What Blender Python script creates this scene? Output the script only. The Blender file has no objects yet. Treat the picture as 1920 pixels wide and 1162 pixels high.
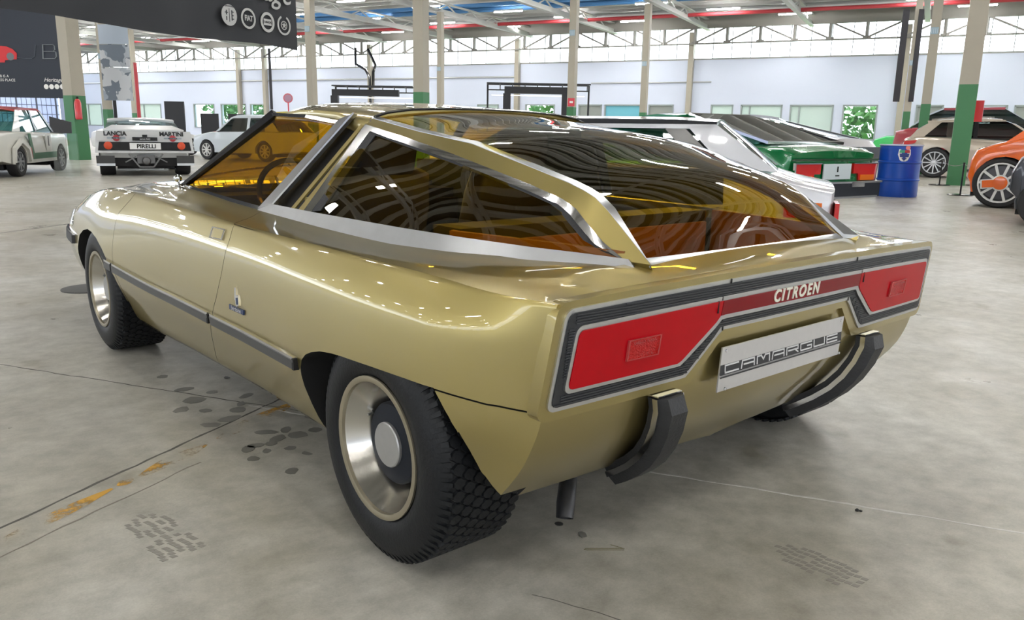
import bpy, bmesh, math, random
from mathutils import Vector, Matrix
random.seed(7)
PI = math.pi
sc = bpy.context.scene
COL = sc.collection

# ------------------------------------------------------------------ camera
CAM_POS = Vector((-1.97674, -1.59165, 1.11149))
C_R = Vector((0.7648279, -0.64400129, 0.01733846)).normalized()
C_F = Vector((0.6316398, 0.74430813, -0.21687917)).normalized()
C_U = C_R.cross(C_F).normalized()
F_PX = 1511.18
cam_d = bpy.data.cameras.new('camera'); cam = bpy.data.objects.new('camera', cam_d); COL.objects.link(cam)
rot = Matrix((C_R, C_U, -C_F)).transposed()
cam.matrix_world = Matrix.Translation(CAM_POS) @ rot.to_4x4()
cam_d.sensor_width = 36.0; cam_d.lens = F_PX / 1920 * 36.0; cam_d.clip_start = 0.05; cam_d.clip_end = 400
sc.camera = cam

# ------------------------------------------------------------------ world, exposure
W = bpy.data.worlds.new('world'); sc.world = W; W.use_nodes = True
bg = W.node_tree.nodes['Background']
bg.inputs[0].default_value = (0.86, 0.93, 1.0, 1); bg.inputs[1].default_value = 4.8
sc.view_settings.view_transform = 'Standard'; sc.view_settings.look = 'None'
sc.view_settings.exposure = 0.35; sc.view_settings.gamma = 1.0; sc.view_settings.use_curve_mapping = False
LAMP = 98.0
try:
    sc.cycles.max_bounces = 10; sc.cycles.transparent_max_bounces = 16
    sc.cycles.sample_clamp_indirect = 6.0
    sc.cycles.caustics_reflective = False; sc.cycles.caustics_refractive = False
except Exception:
    pass

# ------------------------------------------------------------------ hall axes (surveyed from the floor joints and the wall)
HA = Vector((math.sin(math.radians(157)), math.cos(math.radians(157)), 0))   # along the long wall
HB = Vector((-HA.y, HA.x, 0)); HB = HB if HB.x > 0 else -HB                    # towards the long wall
def hall(a, b, z=0.0): return HA * a + HB * b + Vector((0, 0, z))
HROT = math.atan2(HA.y, HA.x)
def ray(px, py): return C_F * F_PX + C_R * (px - 960) - C_U * (py - 581)
def at_z(px, py, z=0.0):
    d = ray(px, py); return CAM_POS + d * ((z - CAM_POS.z) / d.z)
def at_d(px, py, depth):
    return CAM_POS + ray(px, py) * (depth / F_PX)

# ------------------------------------------------------------------ materials
MATS = {}
def srgb(r, g, b):
    f = lambda c: (c / 255 / 12.92) if c / 255 <= 0.04045 else ((c / 255 + 0.055) / 1.055) ** 2.4
    return (f(r), f(g), f(b), 1)
def M(name, col=(0.5, 0.5, 0.5, 1), rough=0.5, metal=0.0, coat=0.0, noise=0.0, nscale=30.0, bump=0.0, bscale=80.0, spec=0.5, emit=0.0, alpha=1.0, trans=0.0, coat_rough=0.03):
    if name in MATS: return MATS[name]
    m = bpy.data.materials.new(name); m.use_nodes = True; nt = m.node_tree
    p = nt.nodes['Principled BSDF']
    p.inputs['Base Color'].default_value = col; p.inputs['Roughness'].default_value = rough
    p.inputs['Metallic'].default_value = metal; p.inputs['Coat Weight'].default_value = coat
    p.inputs['Coat Roughness'].default_value = coat_rough
    p.inputs['Specular IOR Level'].default_value = spec
    p.inputs['Transmission Weight'].default_value = trans
    if emit: p.inputs['Emission Color'].default_value = col; p.inputs['Emission Strength'].default_value = emit
    if noise or bump:
        tc = nt.nodes.new('ShaderNodeTexCoord')
    if noise:
        n = nt.nodes.new('ShaderNodeTexNoise'); n.inputs['Scale'].default_value = nscale; n.inputs['Detail'].default_value = 5
        nt.links.new(tc.outputs['Object'], n.inputs['Vector'])
        mx = nt.nodes.new('ShaderNodeMix'); mx.data_type = 'RGBA'
        mx.inputs['A'].default_value = tuple(c * (1 - noise) for c in col[:3]) + (1,)
        mx.inputs['B'].default_value = tuple(min(1, c * (1 + noise)) for c in col[:3]) + (1,)
        nt.links.new(n.outputs['Fac'], mx.inputs['Factor']); nt.links.new(mx.outputs['Result'], p.inputs['Base Color'])
    if bump:
        n2 = nt.nodes.new('ShaderNodeTexNoise'); n2.inputs['Scale'].default_value = bscale
        nt.links.new(tc.outputs['Object'], n2.inputs['Vector'])
        b = nt.nodes.new('ShaderNodeBump'); b.inputs['Strength'].default_value = bump; b.inputs['Distance'].default_value = 0.01
        nt.links.new(n2.outputs['Fac'], b.inputs['Height']); nt.links.new(b.outputs['Normal'], p.inputs['Normal'])
    MATS[name] = m; return m

def glass(name, tint, refl=0.12, rough=0.0):
    """thin tinted window glass: tinted straight-through light plus a mirror share that grows at grazing angles"""
    if name in MATS: return MATS[name]
    m = bpy.data.materials.new(name); m.use_nodes = True; nt = m.node_tree; nt.nodes.clear()
    out = nt.nodes.new('ShaderNodeOutputMaterial'); mix = nt.nodes.new('ShaderNodeMixShader')
    tr = nt.nodes.new('ShaderNodeBsdfTransparent'); tr.inputs[0].default_value = tint
    gl = nt.nodes.new('ShaderNodeBsdfGlossy'); gl.inputs['Roughness'].default_value = rough; gl.inputs['Color'].default_value = (1, 1, 1, 1)
    lw = nt.nodes.new('ShaderNodeLayerWeight'); lw.inputs[0].default_value = 0.5
    fr = nt.nodes.new('ShaderNodeMath'); fr.operation = 'POWER'; fr.inputs[1].default_value = 4.0; nt.links.new(lw.outputs['Facing'], fr.inputs[0])
    mr = nt.nodes.new('ShaderNodeMath'); mr.operation = 'MULTIPLY_ADD'; mr.inputs[1].default_value = 0.85; mr.inputs[2].default_value = refl; mr.use_clamp = True
    nt.links.new(fr.outputs[0], mr.inputs[0]); nt.links.new(mr.outputs[0], mix.inputs[0])
    nt.links.new(tr.outputs[0], mix.inputs[1]); nt.links.new(gl.outputs[0], mix.inputs[2]); nt.links.new(mix.outputs[0], out.inputs[0])
    MATS[name] = m; return m

gold = M('gold_metallic_paint', (0.41, 0.332, 0.125, 1), rough=0.34, metal=0.9, coat=1.0, coat_rough=0.015, noise=0.04, nscale=900)
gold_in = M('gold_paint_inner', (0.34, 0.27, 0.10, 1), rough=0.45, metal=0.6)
chrome = M('polished_steel', (0.74, 0.74, 0.75, 1), rough=0.10, metal=1.0)
belt_steel = M('belt_steel', (0.50, 0.51, 0.53, 1), rough=0.33, metal=1.0, noise=0.12, nscale=14)
satin = M('satin_steel', (0.64, 0.65, 0.67, 1), rough=0.30, metal=1.0, noise=0.08, nscale=20)
rubber = M('black_rubber', (0.022, 0.023, 0.026, 1), rough=0.55, noise=0.25, nscale=40, bump=0.15, bscale=150)
tyre_m = M('tyre_rubber', (0.007, 0.008, 0.010, 1), rough=0.5, spec=0.3, noise=0.3, nscale=18, bump=0.1, bscale=120)
black = M('matt_black', (0.008, 0.008, 0.009, 1), rough=0.7)
gblack = M('gloss_black', (0.012, 0.012, 0.014, 1), rough=0.15)
red_lens = M('red_lens', (0.42, 0.0, 0.006, 1), rough=0.3, spec=0.2, noise=0.12, nscale=9)
red_dark = M('dark_red_strip', (0.20, 0.001, 0.006, 1), rough=0.25, spec=0.25)
red_refl = M('red_reflector', (0.45, 0.002, 0.002, 1), rough=0.25, spec=0.3, bump=0.5, bscale=300)
amber_glass = glass('amber_glass', (0.90, 0.70, 0.14, 1), refl=0.10)
amber_dark = glass('dark_amber_glass', (0.55, 0.33, 0.10, 1), refl=0.12)
leather = M('tan_leather', (0.24, 0.085, 0.014, 1), rough=0.5, noise=0.15, nscale=15)
leather_d = M('dark_brown_leather', (0.018, 0.009, 0.006, 1), rough=0.5, noise=0.2, nscale=15)
yellow_mat = M('yellow_lining', (0.75, 0.42, 0.03, 1), rough=0.6)
alu = M('spun_aluminium', (0.66, 0.64, 0.60, 1), rough=0.22, metal=1.0)
rim_gold = M('champagne_rim', (0.40, 0.36, 0.27, 1), rough=0.35, metal=0.8)
white_p = M('white_paint', (0.78, 0.78, 0.78, 1), rough=0.3, coat=0.6)
white_l = M('white_lettering', (0.85, 0.85, 0.85, 1), rough=0.6)

# ------------------------------------------------------------------ mesh helpers
def tag(o, label=None, cat=None, group=None, kind=None):
    if label: o['label'] = label
    if cat: o['category'] = cat
    if group: o['group'] = group
    if kind: o['kind'] = kind
    return o
def mesh_obj(name, verts, faces, mat=None, parent=None, smooth=False, sharp=35, mats=None, fm=None):
    me = bpy.data.meshes.new(name); me.from_pydata([tuple(v) for v in verts], [], faces); me.update()
    bm = bmesh.new(); bm.from_mesh(me); bmesh.ops.recalc_face_normals(bm, faces=bm.faces); bm.to_mesh(me); bm.free()
    if smooth:
        me.polygons.foreach_set('use_smooth', [True] * len(me.polygons))
        if sharp: me.set_sharp_from_angle(angle=math.radians(sharp))
    o = bpy.data.objects.new(name, me); COL.objects.link(o)
    for mm in (mats or ([mat] if mat else [])): me.materials.append(mm)
    if fm: me.polygons.foreach_set('material_index', fm)
    if parent: o.parent = parent
    return o
def empty(name, loc=(0, 0, 0), rz=0.0):
    o = bpy.data.objects.new(name, None); COL.objects.link(o); o.location = loc; o.rotation_euler = (0, 0, rz); o.empty_display_size = 0.1
    return o
class MB:
    """collects shapes and links them as one mesh object"""
    def __init__(s): s.v = []; s.f = []
    def add(s, v, f):
        n = len(s.v); s.v += [Vector(p) for p in v]; s.f += [tuple(i + n for i in q) for q in f]; return s
    def box(s, c, d, rz=0.0, m=None):
        c = Vector(c); x, y, z = d[0] / 2, d[1] / 2, d[2] / 2
        R = m or Matrix.Rotation(rz, 3, 'Z')
        vs = [c + R @ Vector((sx * x, sy * y, sz * z)) for sz in (-1, 1) for sx, sy in ((-1, -1), (1, -1), (1, 1), (-1, 1))]
        return s.add(vs, [(0, 3, 2, 1), (4, 5, 6, 7), (0, 1, 5, 4), (1, 2, 6, 5), (2, 3, 7, 6), (3, 0, 4, 7)])
    def bar(s, p, q, w, h=None, up=Vector((0, 0, 1))):
        p = Vector(p); q = Vector(q); d = (q - p); L = d.length; d.normalize(); h = h or w
        sx = d.cross(up); sx = sx.normalized() if sx.length > 1e-4 else Vector((1, 0, 0)); uu = sx.cross(d)
        vs = [a + sx * (i * w / 2) + uu * (j * h / 2) for a in (p, q) for i, j in ((-1, -1), (1, -1), (1, 1), (-1, 1))]
        return s.add(vs, [(0, 1, 2, 3), (7, 6, 5, 4), (0, 4, 5, 1), (1, 5, 6, 2), (2, 6, 7, 3), (3, 7, 4, 0)])
    def tube(s, pts, r, n=10, cap=True):
        pts = [Vector(p) for p in pts]; rings = []; N = len(pts)
        rr = r if isinstance(r, (list, tuple)) else [r] * N
        prev = None
        for i, p in enumerate(pts):
            d = (pts[min(i + 1, N - 1)] - pts[max(i - 1, 0)]).normalized()
            if prev is None:
                a = Vector((0, 0, 1)) if abs(d.z) < 0.9 else Vector((1, 0, 0)); u = d.cross(a).normalized()
            else:
                u = (prev - d * prev.dot(d)).normalized()
            prev = u; w = d.cross(u)
            rings.append([p + u * (math.cos(2 * PI * k / n) * rr[i]) + w * (math.sin(2 * PI * k / n) * rr[i]) for k in range(n)])
        v = [q for R in rings for q in R]; f = []
        for i in range(N - 1):
            for k in range(n):
                f.append((i * n + k, i * n + (k + 1) % n, (i + 1) * n + (k + 1) % n, (i + 1) * n + k))
        if cap: f.append(tuple(range(n))); f.append(tuple((N - 1) * n + k for k in reversed(range(n))))
        return s.add(v, f)
    def lathe(s, prof, origin, axis, n=32, close=False, cap=True):
        """prof: list of (radius, offset along axis)"""
        o = Vector(origin); ax = Vector(axis).normalized(); a = Vector((0, 0, 1)) if abs(ax.z) < 0.9 else Vector((0, 1, 0))
        u = ax.cross(a).normalized(); w = ax.cross(u); v = []; f = []
        for r, h in prof:
            for k in range(n):
                t = 2 * PI * k / n; v.append(o + ax * h + u * (r * math.cos(t)) + w * (r * math.sin(t)))
        m = len(prof)
        for i in range(m - 1 + (1 if close else 0)):
            j = (i + 1) % m
            for k in range(n): f.append((i * n + k, i * n + (k + 1) % n, j * n + (k + 1) % n, j * n + k))
        if not close and cap:
            if prof[0][0] > 1e-4: f.append(tuple(range(n)))
            if prof[-1][0] > 1e-4: f.append(tuple((m - 1) * n + k for k in reversed(range(n))))
        return s.add(v, f)
    def prism(s, poly, vec):
        """poly: 3D points of a flat outline, extruded by vec"""
        poly = [Vector(p) for p in poly]; n = len(poly); vec = Vector(vec)
        f = [tuple(range(n)), tuple(reversed(range(n, 2 * n)))] + [(i, (i + 1) % n, n + (i + 1) % n, n + i) for i in range(n)]
        return s.add(poly + [p + vec for p in poly], f)
    def strip(s, A, B, vec):
        """a slab between two polylines of equal length, extruded by vec (vector or list of vectors)"""
        A = [Vector(p) for p in A]; B = [Vector(p) for p in B]; n = len(A)
        vv = [Vector(vec)] * n if isinstance(vec, Vector) or not isinstance(vec[0], (list, tuple, Vector)) else [Vector(q) for q in vec]
        v = A + B + [A[i] + vv[i] for i in range(n)] + [B[i] + vv[i] for i in range(n)]; f = []
        for i in range(n - 1):
            f += [(i, i + 1, n + i + 1, n + i), (2 * n + i, 3 * n + i, 3 * n + i + 1, 2 * n + i + 1), (i, 2 * n + i, 2 * n + i + 1, i + 1), (n + i, n + i + 1, 3 * n + i + 1, 3 * n + i)]
        f += [(0, n, 3 * n, 2 * n), (n - 1, 3 * n - 1, 4 * n - 1, 2 * n - 1)]
        return s.add(v, f)
    def mirror_x(s):
        o = MB(); o.v = [Vector((-p.x, p.y, p.z)) for p in s.v]; o.f = [tuple(reversed(q)) for q in s.f]; return o
    def both(s): 
        o = s.mirror_x(); s.add(o.v, o.f); return s
    def build(s, name, mat, parent=None, smooth=False, sharp=35): return mesh_obj(name, s.v, s.f, mat, parent, smooth, sharp)
def grid_faces(nu, nv, off=0, wrap=False):
    f = []
    for i in range(nu - 1):
        for j in range(nv - 1 + (1 if wrap else 0)):
            f.append((off + i * nv + j, off + i * nv + (j + 1) % nv, off + (i + 1) * nv + (j + 1) % nv, off + (i + 1) * nv + j))
    return f
def hermite(xs, ys, x):
    """smooth interpolation of a table"""
    n = len(xs)
    if x <= xs[0]: return ys[0]
    if x >= xs[-1]: return ys[-1]
    i = 0
    while xs[i + 1] < x: i += 1
    def sl(k):
        if k == 0: return (ys[1] - ys[0]) / (xs[1] - xs[0])
        if k == n - 1: return (ys[-1] - ys[-2]) / (xs[-1] - xs[-2])
        a = (ys[k] - ys[k - 1]) / (xs[k] - xs[k - 1]); b = (ys[k + 1] - ys[k]) / (xs[k + 1] - xs[k])
        if a * b <= 0: return 0
        return 2 * a * b / (a + b)
    h = xs[i + 1] - xs[i]; t = (x - xs[i]) / h; a, b = ys[i], ys[i + 1]; m0, m1 = sl(i) * h, sl(i + 1) * h
    return (2 * t**3 - 3 * t**2 + 1) * a + (t**3 - 2 * t**2 + t) * m0 + (-2 * t**3 + 3 * t**2) * b + (t**3 - t**2) * m1
def lerp(xs, ys, x):
    if x <= xs[0]: return ys[0]
    for i in range(len(xs) - 1):
        if x <= xs[i + 1]: return ys[i] + (ys[i + 1] - ys[i]) * (x - xs[i]) / (xs[i + 1] - xs[i])
    return ys[-1]
def boolean(o, cutter, op='DIFFERENCE', keep=False):
    md = o.modifiers.new('b', 'BOOLEAN'); md.operation = op; md.object = cutter; md.solver = 'EXACT'; md.material_mode = 'TRANSFER'
    dg = bpy.context.evaluated_depsgraph_get(); dg.update()
    me = bpy.data.meshes.new_from_object(o.evaluated_get(dg), depsgraph=dg)
    o.modifiers.clear(); old = o.data; o.data = me; bpy.data.meshes.remove(old)
    if not keep: bpy.data.objects.remove(cutter)
    return o
def resharp(o, ang=30):
    me = o.data
    me.polygons.foreach_set('use_smooth', [True] * len(me.polygons)); me.set_sharp_from_angle(angle=math.radians(ang))
def text_mesh(name, body, size, mat, parent, mw, extrude=0.002, bold=0.0, align='CENTER', shear=0.0, spacing=1.0, sx=1.0):
    cu = bpy.data.curves.new(name, 'FONT'); cu.body = body; cu.size = size; cu.extrude = extrude; cu.offset = bold; cu.align_x = align; cu.align_y = 'CENTER'; cu.shear = shear
    cu.space_character = spacing; cu.resolution_u = 4
    tmp = bpy.data.objects.new(name, cu); COL.objects.link(tmp)
    dg = bpy.context.evaluated_depsgraph_get(); dg.update()
    me = bpy.data.meshes.new_from_object(tmp.evaluated_get(dg), depsgraph=dg)
    bpy.data.objects.remove(tmp); bpy.data.curves.remove(cu)
    me.transform(mw @ Matrix.Diagonal((sx, 1, 1, 1))); me.materials.clear(); me.materials.append(mat)
    o = bpy.data.objects.new(name, me); COL.objects.link(o); o.parent = parent
    return o
def frame_mat(origin, xdir, ydir):
    x = Vector(xdir).normalized(); y = Vector(ydir).normalized(); z = x.cross(y).normalized(); y = z.cross(x)
    m = Matrix((x, y, z)).transposed().to_4x4(); m.translation = Vector(origin); return m

# ================================================================== the hall shell
Z_TOP = 7.7; A0, A1, B0, B1 = -62.0, 42.0, -30.0, 40.7
def hbox(mb, a, b, z, da, db, dz):
    return mb.box(hall(a, b, z), (da, db, dz), rz=HROT)
def struct(mb, name, mat): return tag(mb.build(name, mat), kind='structure')
# floor material: power-floated concrete with blotches, fine scratches and wear
fm = M('concrete_floor', (.42, .42, .41, 1), rough=.32)
nt = fm.node_tree; p = nt.nodes['Principled BSDF']; geo = nt.nodes.new('ShaderNodeNewGeometry')
def noise(scale, detail=6, rough=.6, vec=None):
    n = nt.nodes.new('ShaderNodeTexNoise'); n.inputs['Scale'].default_value = scale; n.inputs['Detail'].default_value = detail; n.inputs['Roughness'].default_value = rough
    nt.links.new(vec or geo.outputs['Position'], n.inputs['Vector']); return n.outputs['Fac']
def ramp(src, stops):
    r = nt.nodes.new('ShaderNodeValToRGB'); e = r.color_ramp.elements
    e[0].position, e[0].color = stops[0]; e[1].position, e[1].color = stops[1]
    for q in stops[2:]: x = e.new(q[0]); x.color = q[1]
    nt.links.new(src, r.inputs[0]); return r.outputs[0]
def mixc(fac, a, b, mode='MIX'):
    m = nt.nodes.new('ShaderNodeMix'); m.data_type = 'RGBA'; m.blend_type = mode
    for s, v in (('Factor', fac), ('A', a), ('B', b)):
        if hasattr(v, 'is_linked') or hasattr(v, 'links'): nt.links.new(v, m.inputs[s])
        else: m.inputs[s].default_value = v
    return m.outputs['Result']
base = ramp(noise(1.1, 8, .65), [(.30, (.40, .38, .33, 1)), (.70, (.60, .59, .56, 1))])
fine = ramp(noise(9, 8, .7), [(.32, (.72, .72, .71, 1)), (.66, (1.10, 1.10, 1.10, 1))])
grain = ramp(noise(160, 3, .7), [(.3, (.90, .90, .90, 1)), (.7, (1.05, 1.05, 1.05, 1))])
stain = ramp(noise(.45, 5, .6), [(.40, (1, 1, 1, 1)), (.60, (.84, .82, .76, 1))])
c = mixc(1.0, base, fine, 'MULTIPLY'); c = mixc(1.0, c, grain, 'MULTIPLY'); c = mixc(1.0, c, stain, 'MULTIPLY')
spots = ramp(noise(3.2, 3, .5), [(.66, (1, 1, 1, 1)), (.72, (.80, .78, .72, 1))])
c = mixc(1.0, c, spots, 'MULTIPLY')
nt.links.new(c, p.inputs['Base Color'])
rr = ramp(noise(2.3, 6, .6), [(.3, (.26, .26, .26, 1)), (.7, (.48, .48, .48, 1))]); nt.links.new(rr, p.inputs['Roughness'])
bmp = nt.nodes.new('ShaderNodeBump'); bmp.inputs['Strength'].default_value = .06; bmp.inputs['Distance'].default_value = .01; nt.links.new(noise(45, 6, .7), bmp.inputs['Height']); nt.links.new(bmp.outputs[0], p.inputs['Normal'])
fl = MB(); fl.box(hall((A0 + A1) / 2, (B0 + B1) / 2, -.05), (A1 - A0 + 1, B1 - B0 + 1, .1), rz=HROT); struct(fl, 'floor', fm)
# sawn joints and hairline cracks as shallow inlays
def crack(name, pts, w, mat, jit=.004, h=.0006):
    P = [Vector((x, y, 0)) for x, y in pts]; A = []; B = []
    rnd = random.Random(len(name) + int(abs(pts[0][0]) * 100)); Q = []
    for a, b in zip(P, P[1:]):
        n = max(2, int((b - a).length / .05)); Q += [a.lerp(b, i / n) for i in range(n)]
    Q.append(P[-1])
    for i, q in enumerate(Q):
        d = (Q[min(i + 1, len(Q) - 1)] - Q[max(i - 1, 0)]).normalized(); n = Vector((-d.y, d.x, 0)); o = n * rnd.uniform(-jit, jit); ww = w * rnd.uniform(.6, 1.2)
        A.append(q + o + n * ww / 2 + Vector((0, 0, h))); B.append(q + o - n * ww / 2 + Vector((0, 0, h)))
    m = MB(); m.strip(A, B, (0, 0, -.003)); return tag(m.build(name, mat), kind='structure')
jd = M('joint_dark', (.10, .095, .085, 1), rough=.8, noise=.4, nscale=30); jl = M('joint_pale', (.60, .59, .56, 1), rough=.7, noise=.35, nscale=25)
u1 = Vector((.885, .465, 0)); u2 = Vector((.482, -.876, 0))
o1 = Vector((-.651, 1.47, 0))
def ln(o, d, a, b): return [((o + d * a).x, (o + d * a).y), ((o + d * b).x, (o + d * b).y)]
crack('floor_joint', ln(o1, u1, -4, 9), .010, jd); crack('floor_joint', ln(Vector((-.64, 1.296, 0)), Vector((.497, -.868, 0)), -4, .35), .006, jd)
crack('floor_joint', ln(Vector((0, .076, 0)), u2, -1.6, 5), .009, jl)
crack('floor_joint', ln(Vector((-1.60, .80, 0)), Vector((.861, .41, 0)), -2, .55), .006, M('joint_mid', (.22, .20, .17, 1), rough=.8))
crack('floor_joint', ln(Vector((-.735, -.363, 0)), Vector((.41, -.91, 0)), -.1, .35), .002, jd)
crack('floor_joint', [(-.68, 8.05), (.04, 8.56), (3.5, 10.5)], .03, M('cable_cover', (.03, .03, .03, 1)))
# worn yellow lane paint
yp = M('worn_yellow_paint', (.62, .34, .04, 1), rough=.6); nt2 = yp.node_tree
g2 = nt2.nodes.new('ShaderNodeNewGeometry'); n2 = nt2.nodes.new('ShaderNodeTexNoise'); n2.inputs['Scale'].default_value = 16; n2.inputs['Detail'].default_value = 8; n2.inputs['Roughness'].default_value = .7
nt2.links.new(g2.outputs['Position'], n2.inputs['Vector']); r2 = nt2.nodes.new('ShaderNodeValToRGB'); r2.color_ramp.elements[0].position = .50; r2.color_ramp.elements[1].position = .62
mp = nt2.nodes.new('ShaderNodeTexNoise'); mp.inputs['Scale'].default_value = 4.5; nt2.links.new(g2.outputs['Position'], mp.inputs['Vector'])
ad = nt2.nodes.new('ShaderNodeMath'); ad.operation = 'MULTIPLY_ADD'; ad.inputs[1].default_value = .55; nt2.links.new(mp.outputs[0], ad.inputs[0])
mm = nt2.nodes.new('ShaderNodeMath'); mm.operation = 'MULTIPLY'; mm.inputs[1].default_value = .52; nt2.links.new(n2.outputs['Fac'], mm.inputs[0]); nt2.links.new(mm.outputs[0], ad.inputs[2])
nt2.links.new(ad.outputs[0], r2.inputs[0]); nt2.links.new(r2.outputs[0], nt2.nodes['Principled BSDF'].inputs['Alpha'])
ypa = MB(); od = u1.cross(Vector((0, 0, 1)))
for a, b, w0, off in ((-.44, .0, .09, .08), (-.80, -.50, .075, .08), (-1.3, -.90, .06, .075), (.1, .6, .06, .07), (-.88, -.82, .04, .075)):
    A = []; B = []
    for i in range(9):
        t = a + (b - a) * i / 8; q = o1 + u1 * t + od * off; ww = w0 * math.sin(PI * (i + .6) / 9.2)
        A.append(q + od * ww / 2 + Vector((0, 0, .0012))); B.append(q - od * ww / 2 + Vector((0, 0, .0012)))
    ypa.add(A + B, [(i, i + 1, 9 + i + 1, 9 + i) for i in range(8)])
tag(ypa.build('floor_paint_mark', yp), kind='structure')
# dark drip spots and tyre prints
sp_m = M('oily_spot', (.19, .185, .165, 1), rough=.4, noise=.3, nscale=20); sd_m = M('dark_spot', (.06, .06, .06, 1), rough=.4)
rs = random.Random(3); ms = MB(); md_ = MB()
def blob(mb, x, y, r, h=.0011):
    n = 10; e = rs.uniform(.5, 1); a = rs.uniform(0, PI)
    pts = []
    for k in range(n):
        t = 2 * PI * k / n; q = r * rs.uniform(.8, 1.1); dx, dy = q * math.cos(t), q * e * math.sin(t)
        pts.append((x + dx * math.cos(a) - dy * math.sin(a), y + dx * math.sin(a) + dy * math.cos(a), h))
    mb.prism(pts, (0, 0, -.0005))
for px, py, r in ((650, 832, 14), (305, 706, 8), (345, 730, 13), (365, 750, 16), (398, 735, 8), (340, 768, 12), (395, 797, 14), (430, 785, 18), (446, 768, 12), (452, 757, 10), (475, 860, 10), (547, 883, 12), (520, 822, 15), (508, 832, 9), (536, 806, 13), (500, 845, 8), (545, 840, 9), (560, 815, 14), (480, 835, 12), (500, 810, 16), (425, 708, 6), (465, 842, 14), (462, 742, 13), (385, 770, 10), (590, 806, 10), (575, 850, 10), (595, 780, 18), (1048, 982, 7), (1092, 1002, 9)):
    q = at_z(px, py); dd = (q - CAM_POS).length; blob(ms if r > 7 else md_, q.x, q.y, r / F_PX * dd * 1.3)
tag(ms.build('oil_spots', sp_m), kind='stuff'); tag(md_.build('dark_oil_spots', sd_m), kind='stuff')
tp = MB(); tpm = M('tyre_print', (.27, .255, .22, 1), rough=.5, noise=.25, nscale=25)
def print_at(cx, cy, ang, L_, W_, rows):
    d = Vector((math.cos(ang), math.sin(ang), 0)); n = Vector((-d.y, d.x, 0)); c0 = Vector((cx, cy, .0009))
    for r in range(rows):
        for i in range(int(L_ / .018)):
            s_ = (i / (L_ / .018) - .5); lim = math.sqrt(max(0, 1 - (2 * s_) ** 2))
            if abs((r + .5) / rows - .5) * 2 > lim: continue
            if rs.random() < .15: continue
            q = c0 + d * (s_ * L_) + n * (((r + .5) / rows - .5) * W_ + .003 * math.sin(i * 1.6)); a = W_ / rows * .36; b = .0075
            tp.prism([q - d * b - n * a, q + d * b - n * a * .6, q + d * b + n * a, q - d * b + n * a * .6], (0, 0, -.0004))
print_at(-.085, -.65, math.radians(-90), .26, .12, 5); print_at(-1.39, .66, math.radians(-84), .17, .12, 5); print_at(-1.375, .50, math.radians(-84), .16, .13, 5)
tag(tp.build('tyre_prints', tpm), kind='stuff')
# small debris
q = at_z(1607, 958); w = MB(); w.lathe([(0, 0), (.006, .001), (.007, .004), (.003, .008), (0, .008)], q, (0, 0, 1), 7); w.box(q + Vector((.006, -.008, .002)), (.006, .008, .004)); tag(w.build('floor_debris', black), 'tiny black crumb of rubber beside the pale floor joint', 'debris')
q = at_z(1100, 1032); q2 = at_z(1170, 1032); q3 = at_z(1145, 1022)
w = MB(); w.tube([q + Vector((0, 0, .002)), q2 + Vector((0, 0, .002))], .0009, 5); w.tube([q + Vector((.004, .008, .002)), q2 + Vector((.004, .008, .002))], .0009, 5); w.tube([q + Vector((0, 0, .002)), q + Vector((-.004, .006, .002)), q + Vector((.004, .008, .002))], .0009, 5); w.tube([q3 + Vector((0, 0, .002)), q2 + Vector((.006, .004, .002))], .0009, 5)
tag(w.build('bent_wire', M('dull_wire', (.2, .18, .1, 1), rough=.5, metal=.6)), 'small bent wire clip lying on the concrete behind the gold car', 'wire')

# ---- walls
wall_m = M('white_blue_wall', srgb(210, 218, 236), rough=.75, noise=.02, nscale=.3)
frame_m = M('window_frame', srgb(150, 160, 160), rough=.5)
dark_fr = M('dark_window_frame', (.05, .055, .06, 1), rough=.5)
Z_L0, Z_L1, Z_C0, Z_C1 = .95, 2.62, 4.86, 7.0
WT = .25
# window layout of the long wall: pixel spans surveyed on the photo -> wall coordinate a
def wall_a(px, py=215):
    d = ray(px, py); t = (B1 - CAM_POS.dot(HB)) / d.dot(HB); return (CAM_POS + d * t).dot(HA)
spans = [(160, 192, 1), (262, 303, 1), (364, 403, 2), (415, 462, 2), (470, 500, 2), (640, 690, 1), (895, 935, 1), (985, 1040, 3), (1084, 1128, 4), (1133, 1201, 5), (1215, 1262, 4), (1332, 1374, 1), (1388, 1466, 1), (1480, 1562, 1), (1579, 1645, 2), (1716, 1768, 4), (1790, 1822, 4), (1838, 1888, 4), (1900, 1955, 4)]
wins = sorted((wall_a(a), wall_a(b), k) for a, b, k in spans)
wl = MB(); edges = [A0] + [q for w_ in wins for q in (w_[0], w_[1])] + [A1]
for i in range(0, len(edges), 2):
    a, b = edges[i], edges[i + 1]
    if b > a: hbox(wl, (a + b) / 2, B1 + WT / 2, (Z_L0 + Z_L1) / 2, b - a, WT, Z_L1 - Z_L0)
hbox(wl, (A0 + A1) / 2, B1 + WT / 2, Z_L0 / 2, A1 - A0, WT, Z_L0); hbox(wl, (A0 + A1) / 2, B1 + WT / 2, (Z_L1 + Z_C0) / 2, A1 - A0, WT, Z_C0 - Z_L1)
struct(wl, 'wall_back', wall_m)
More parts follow.
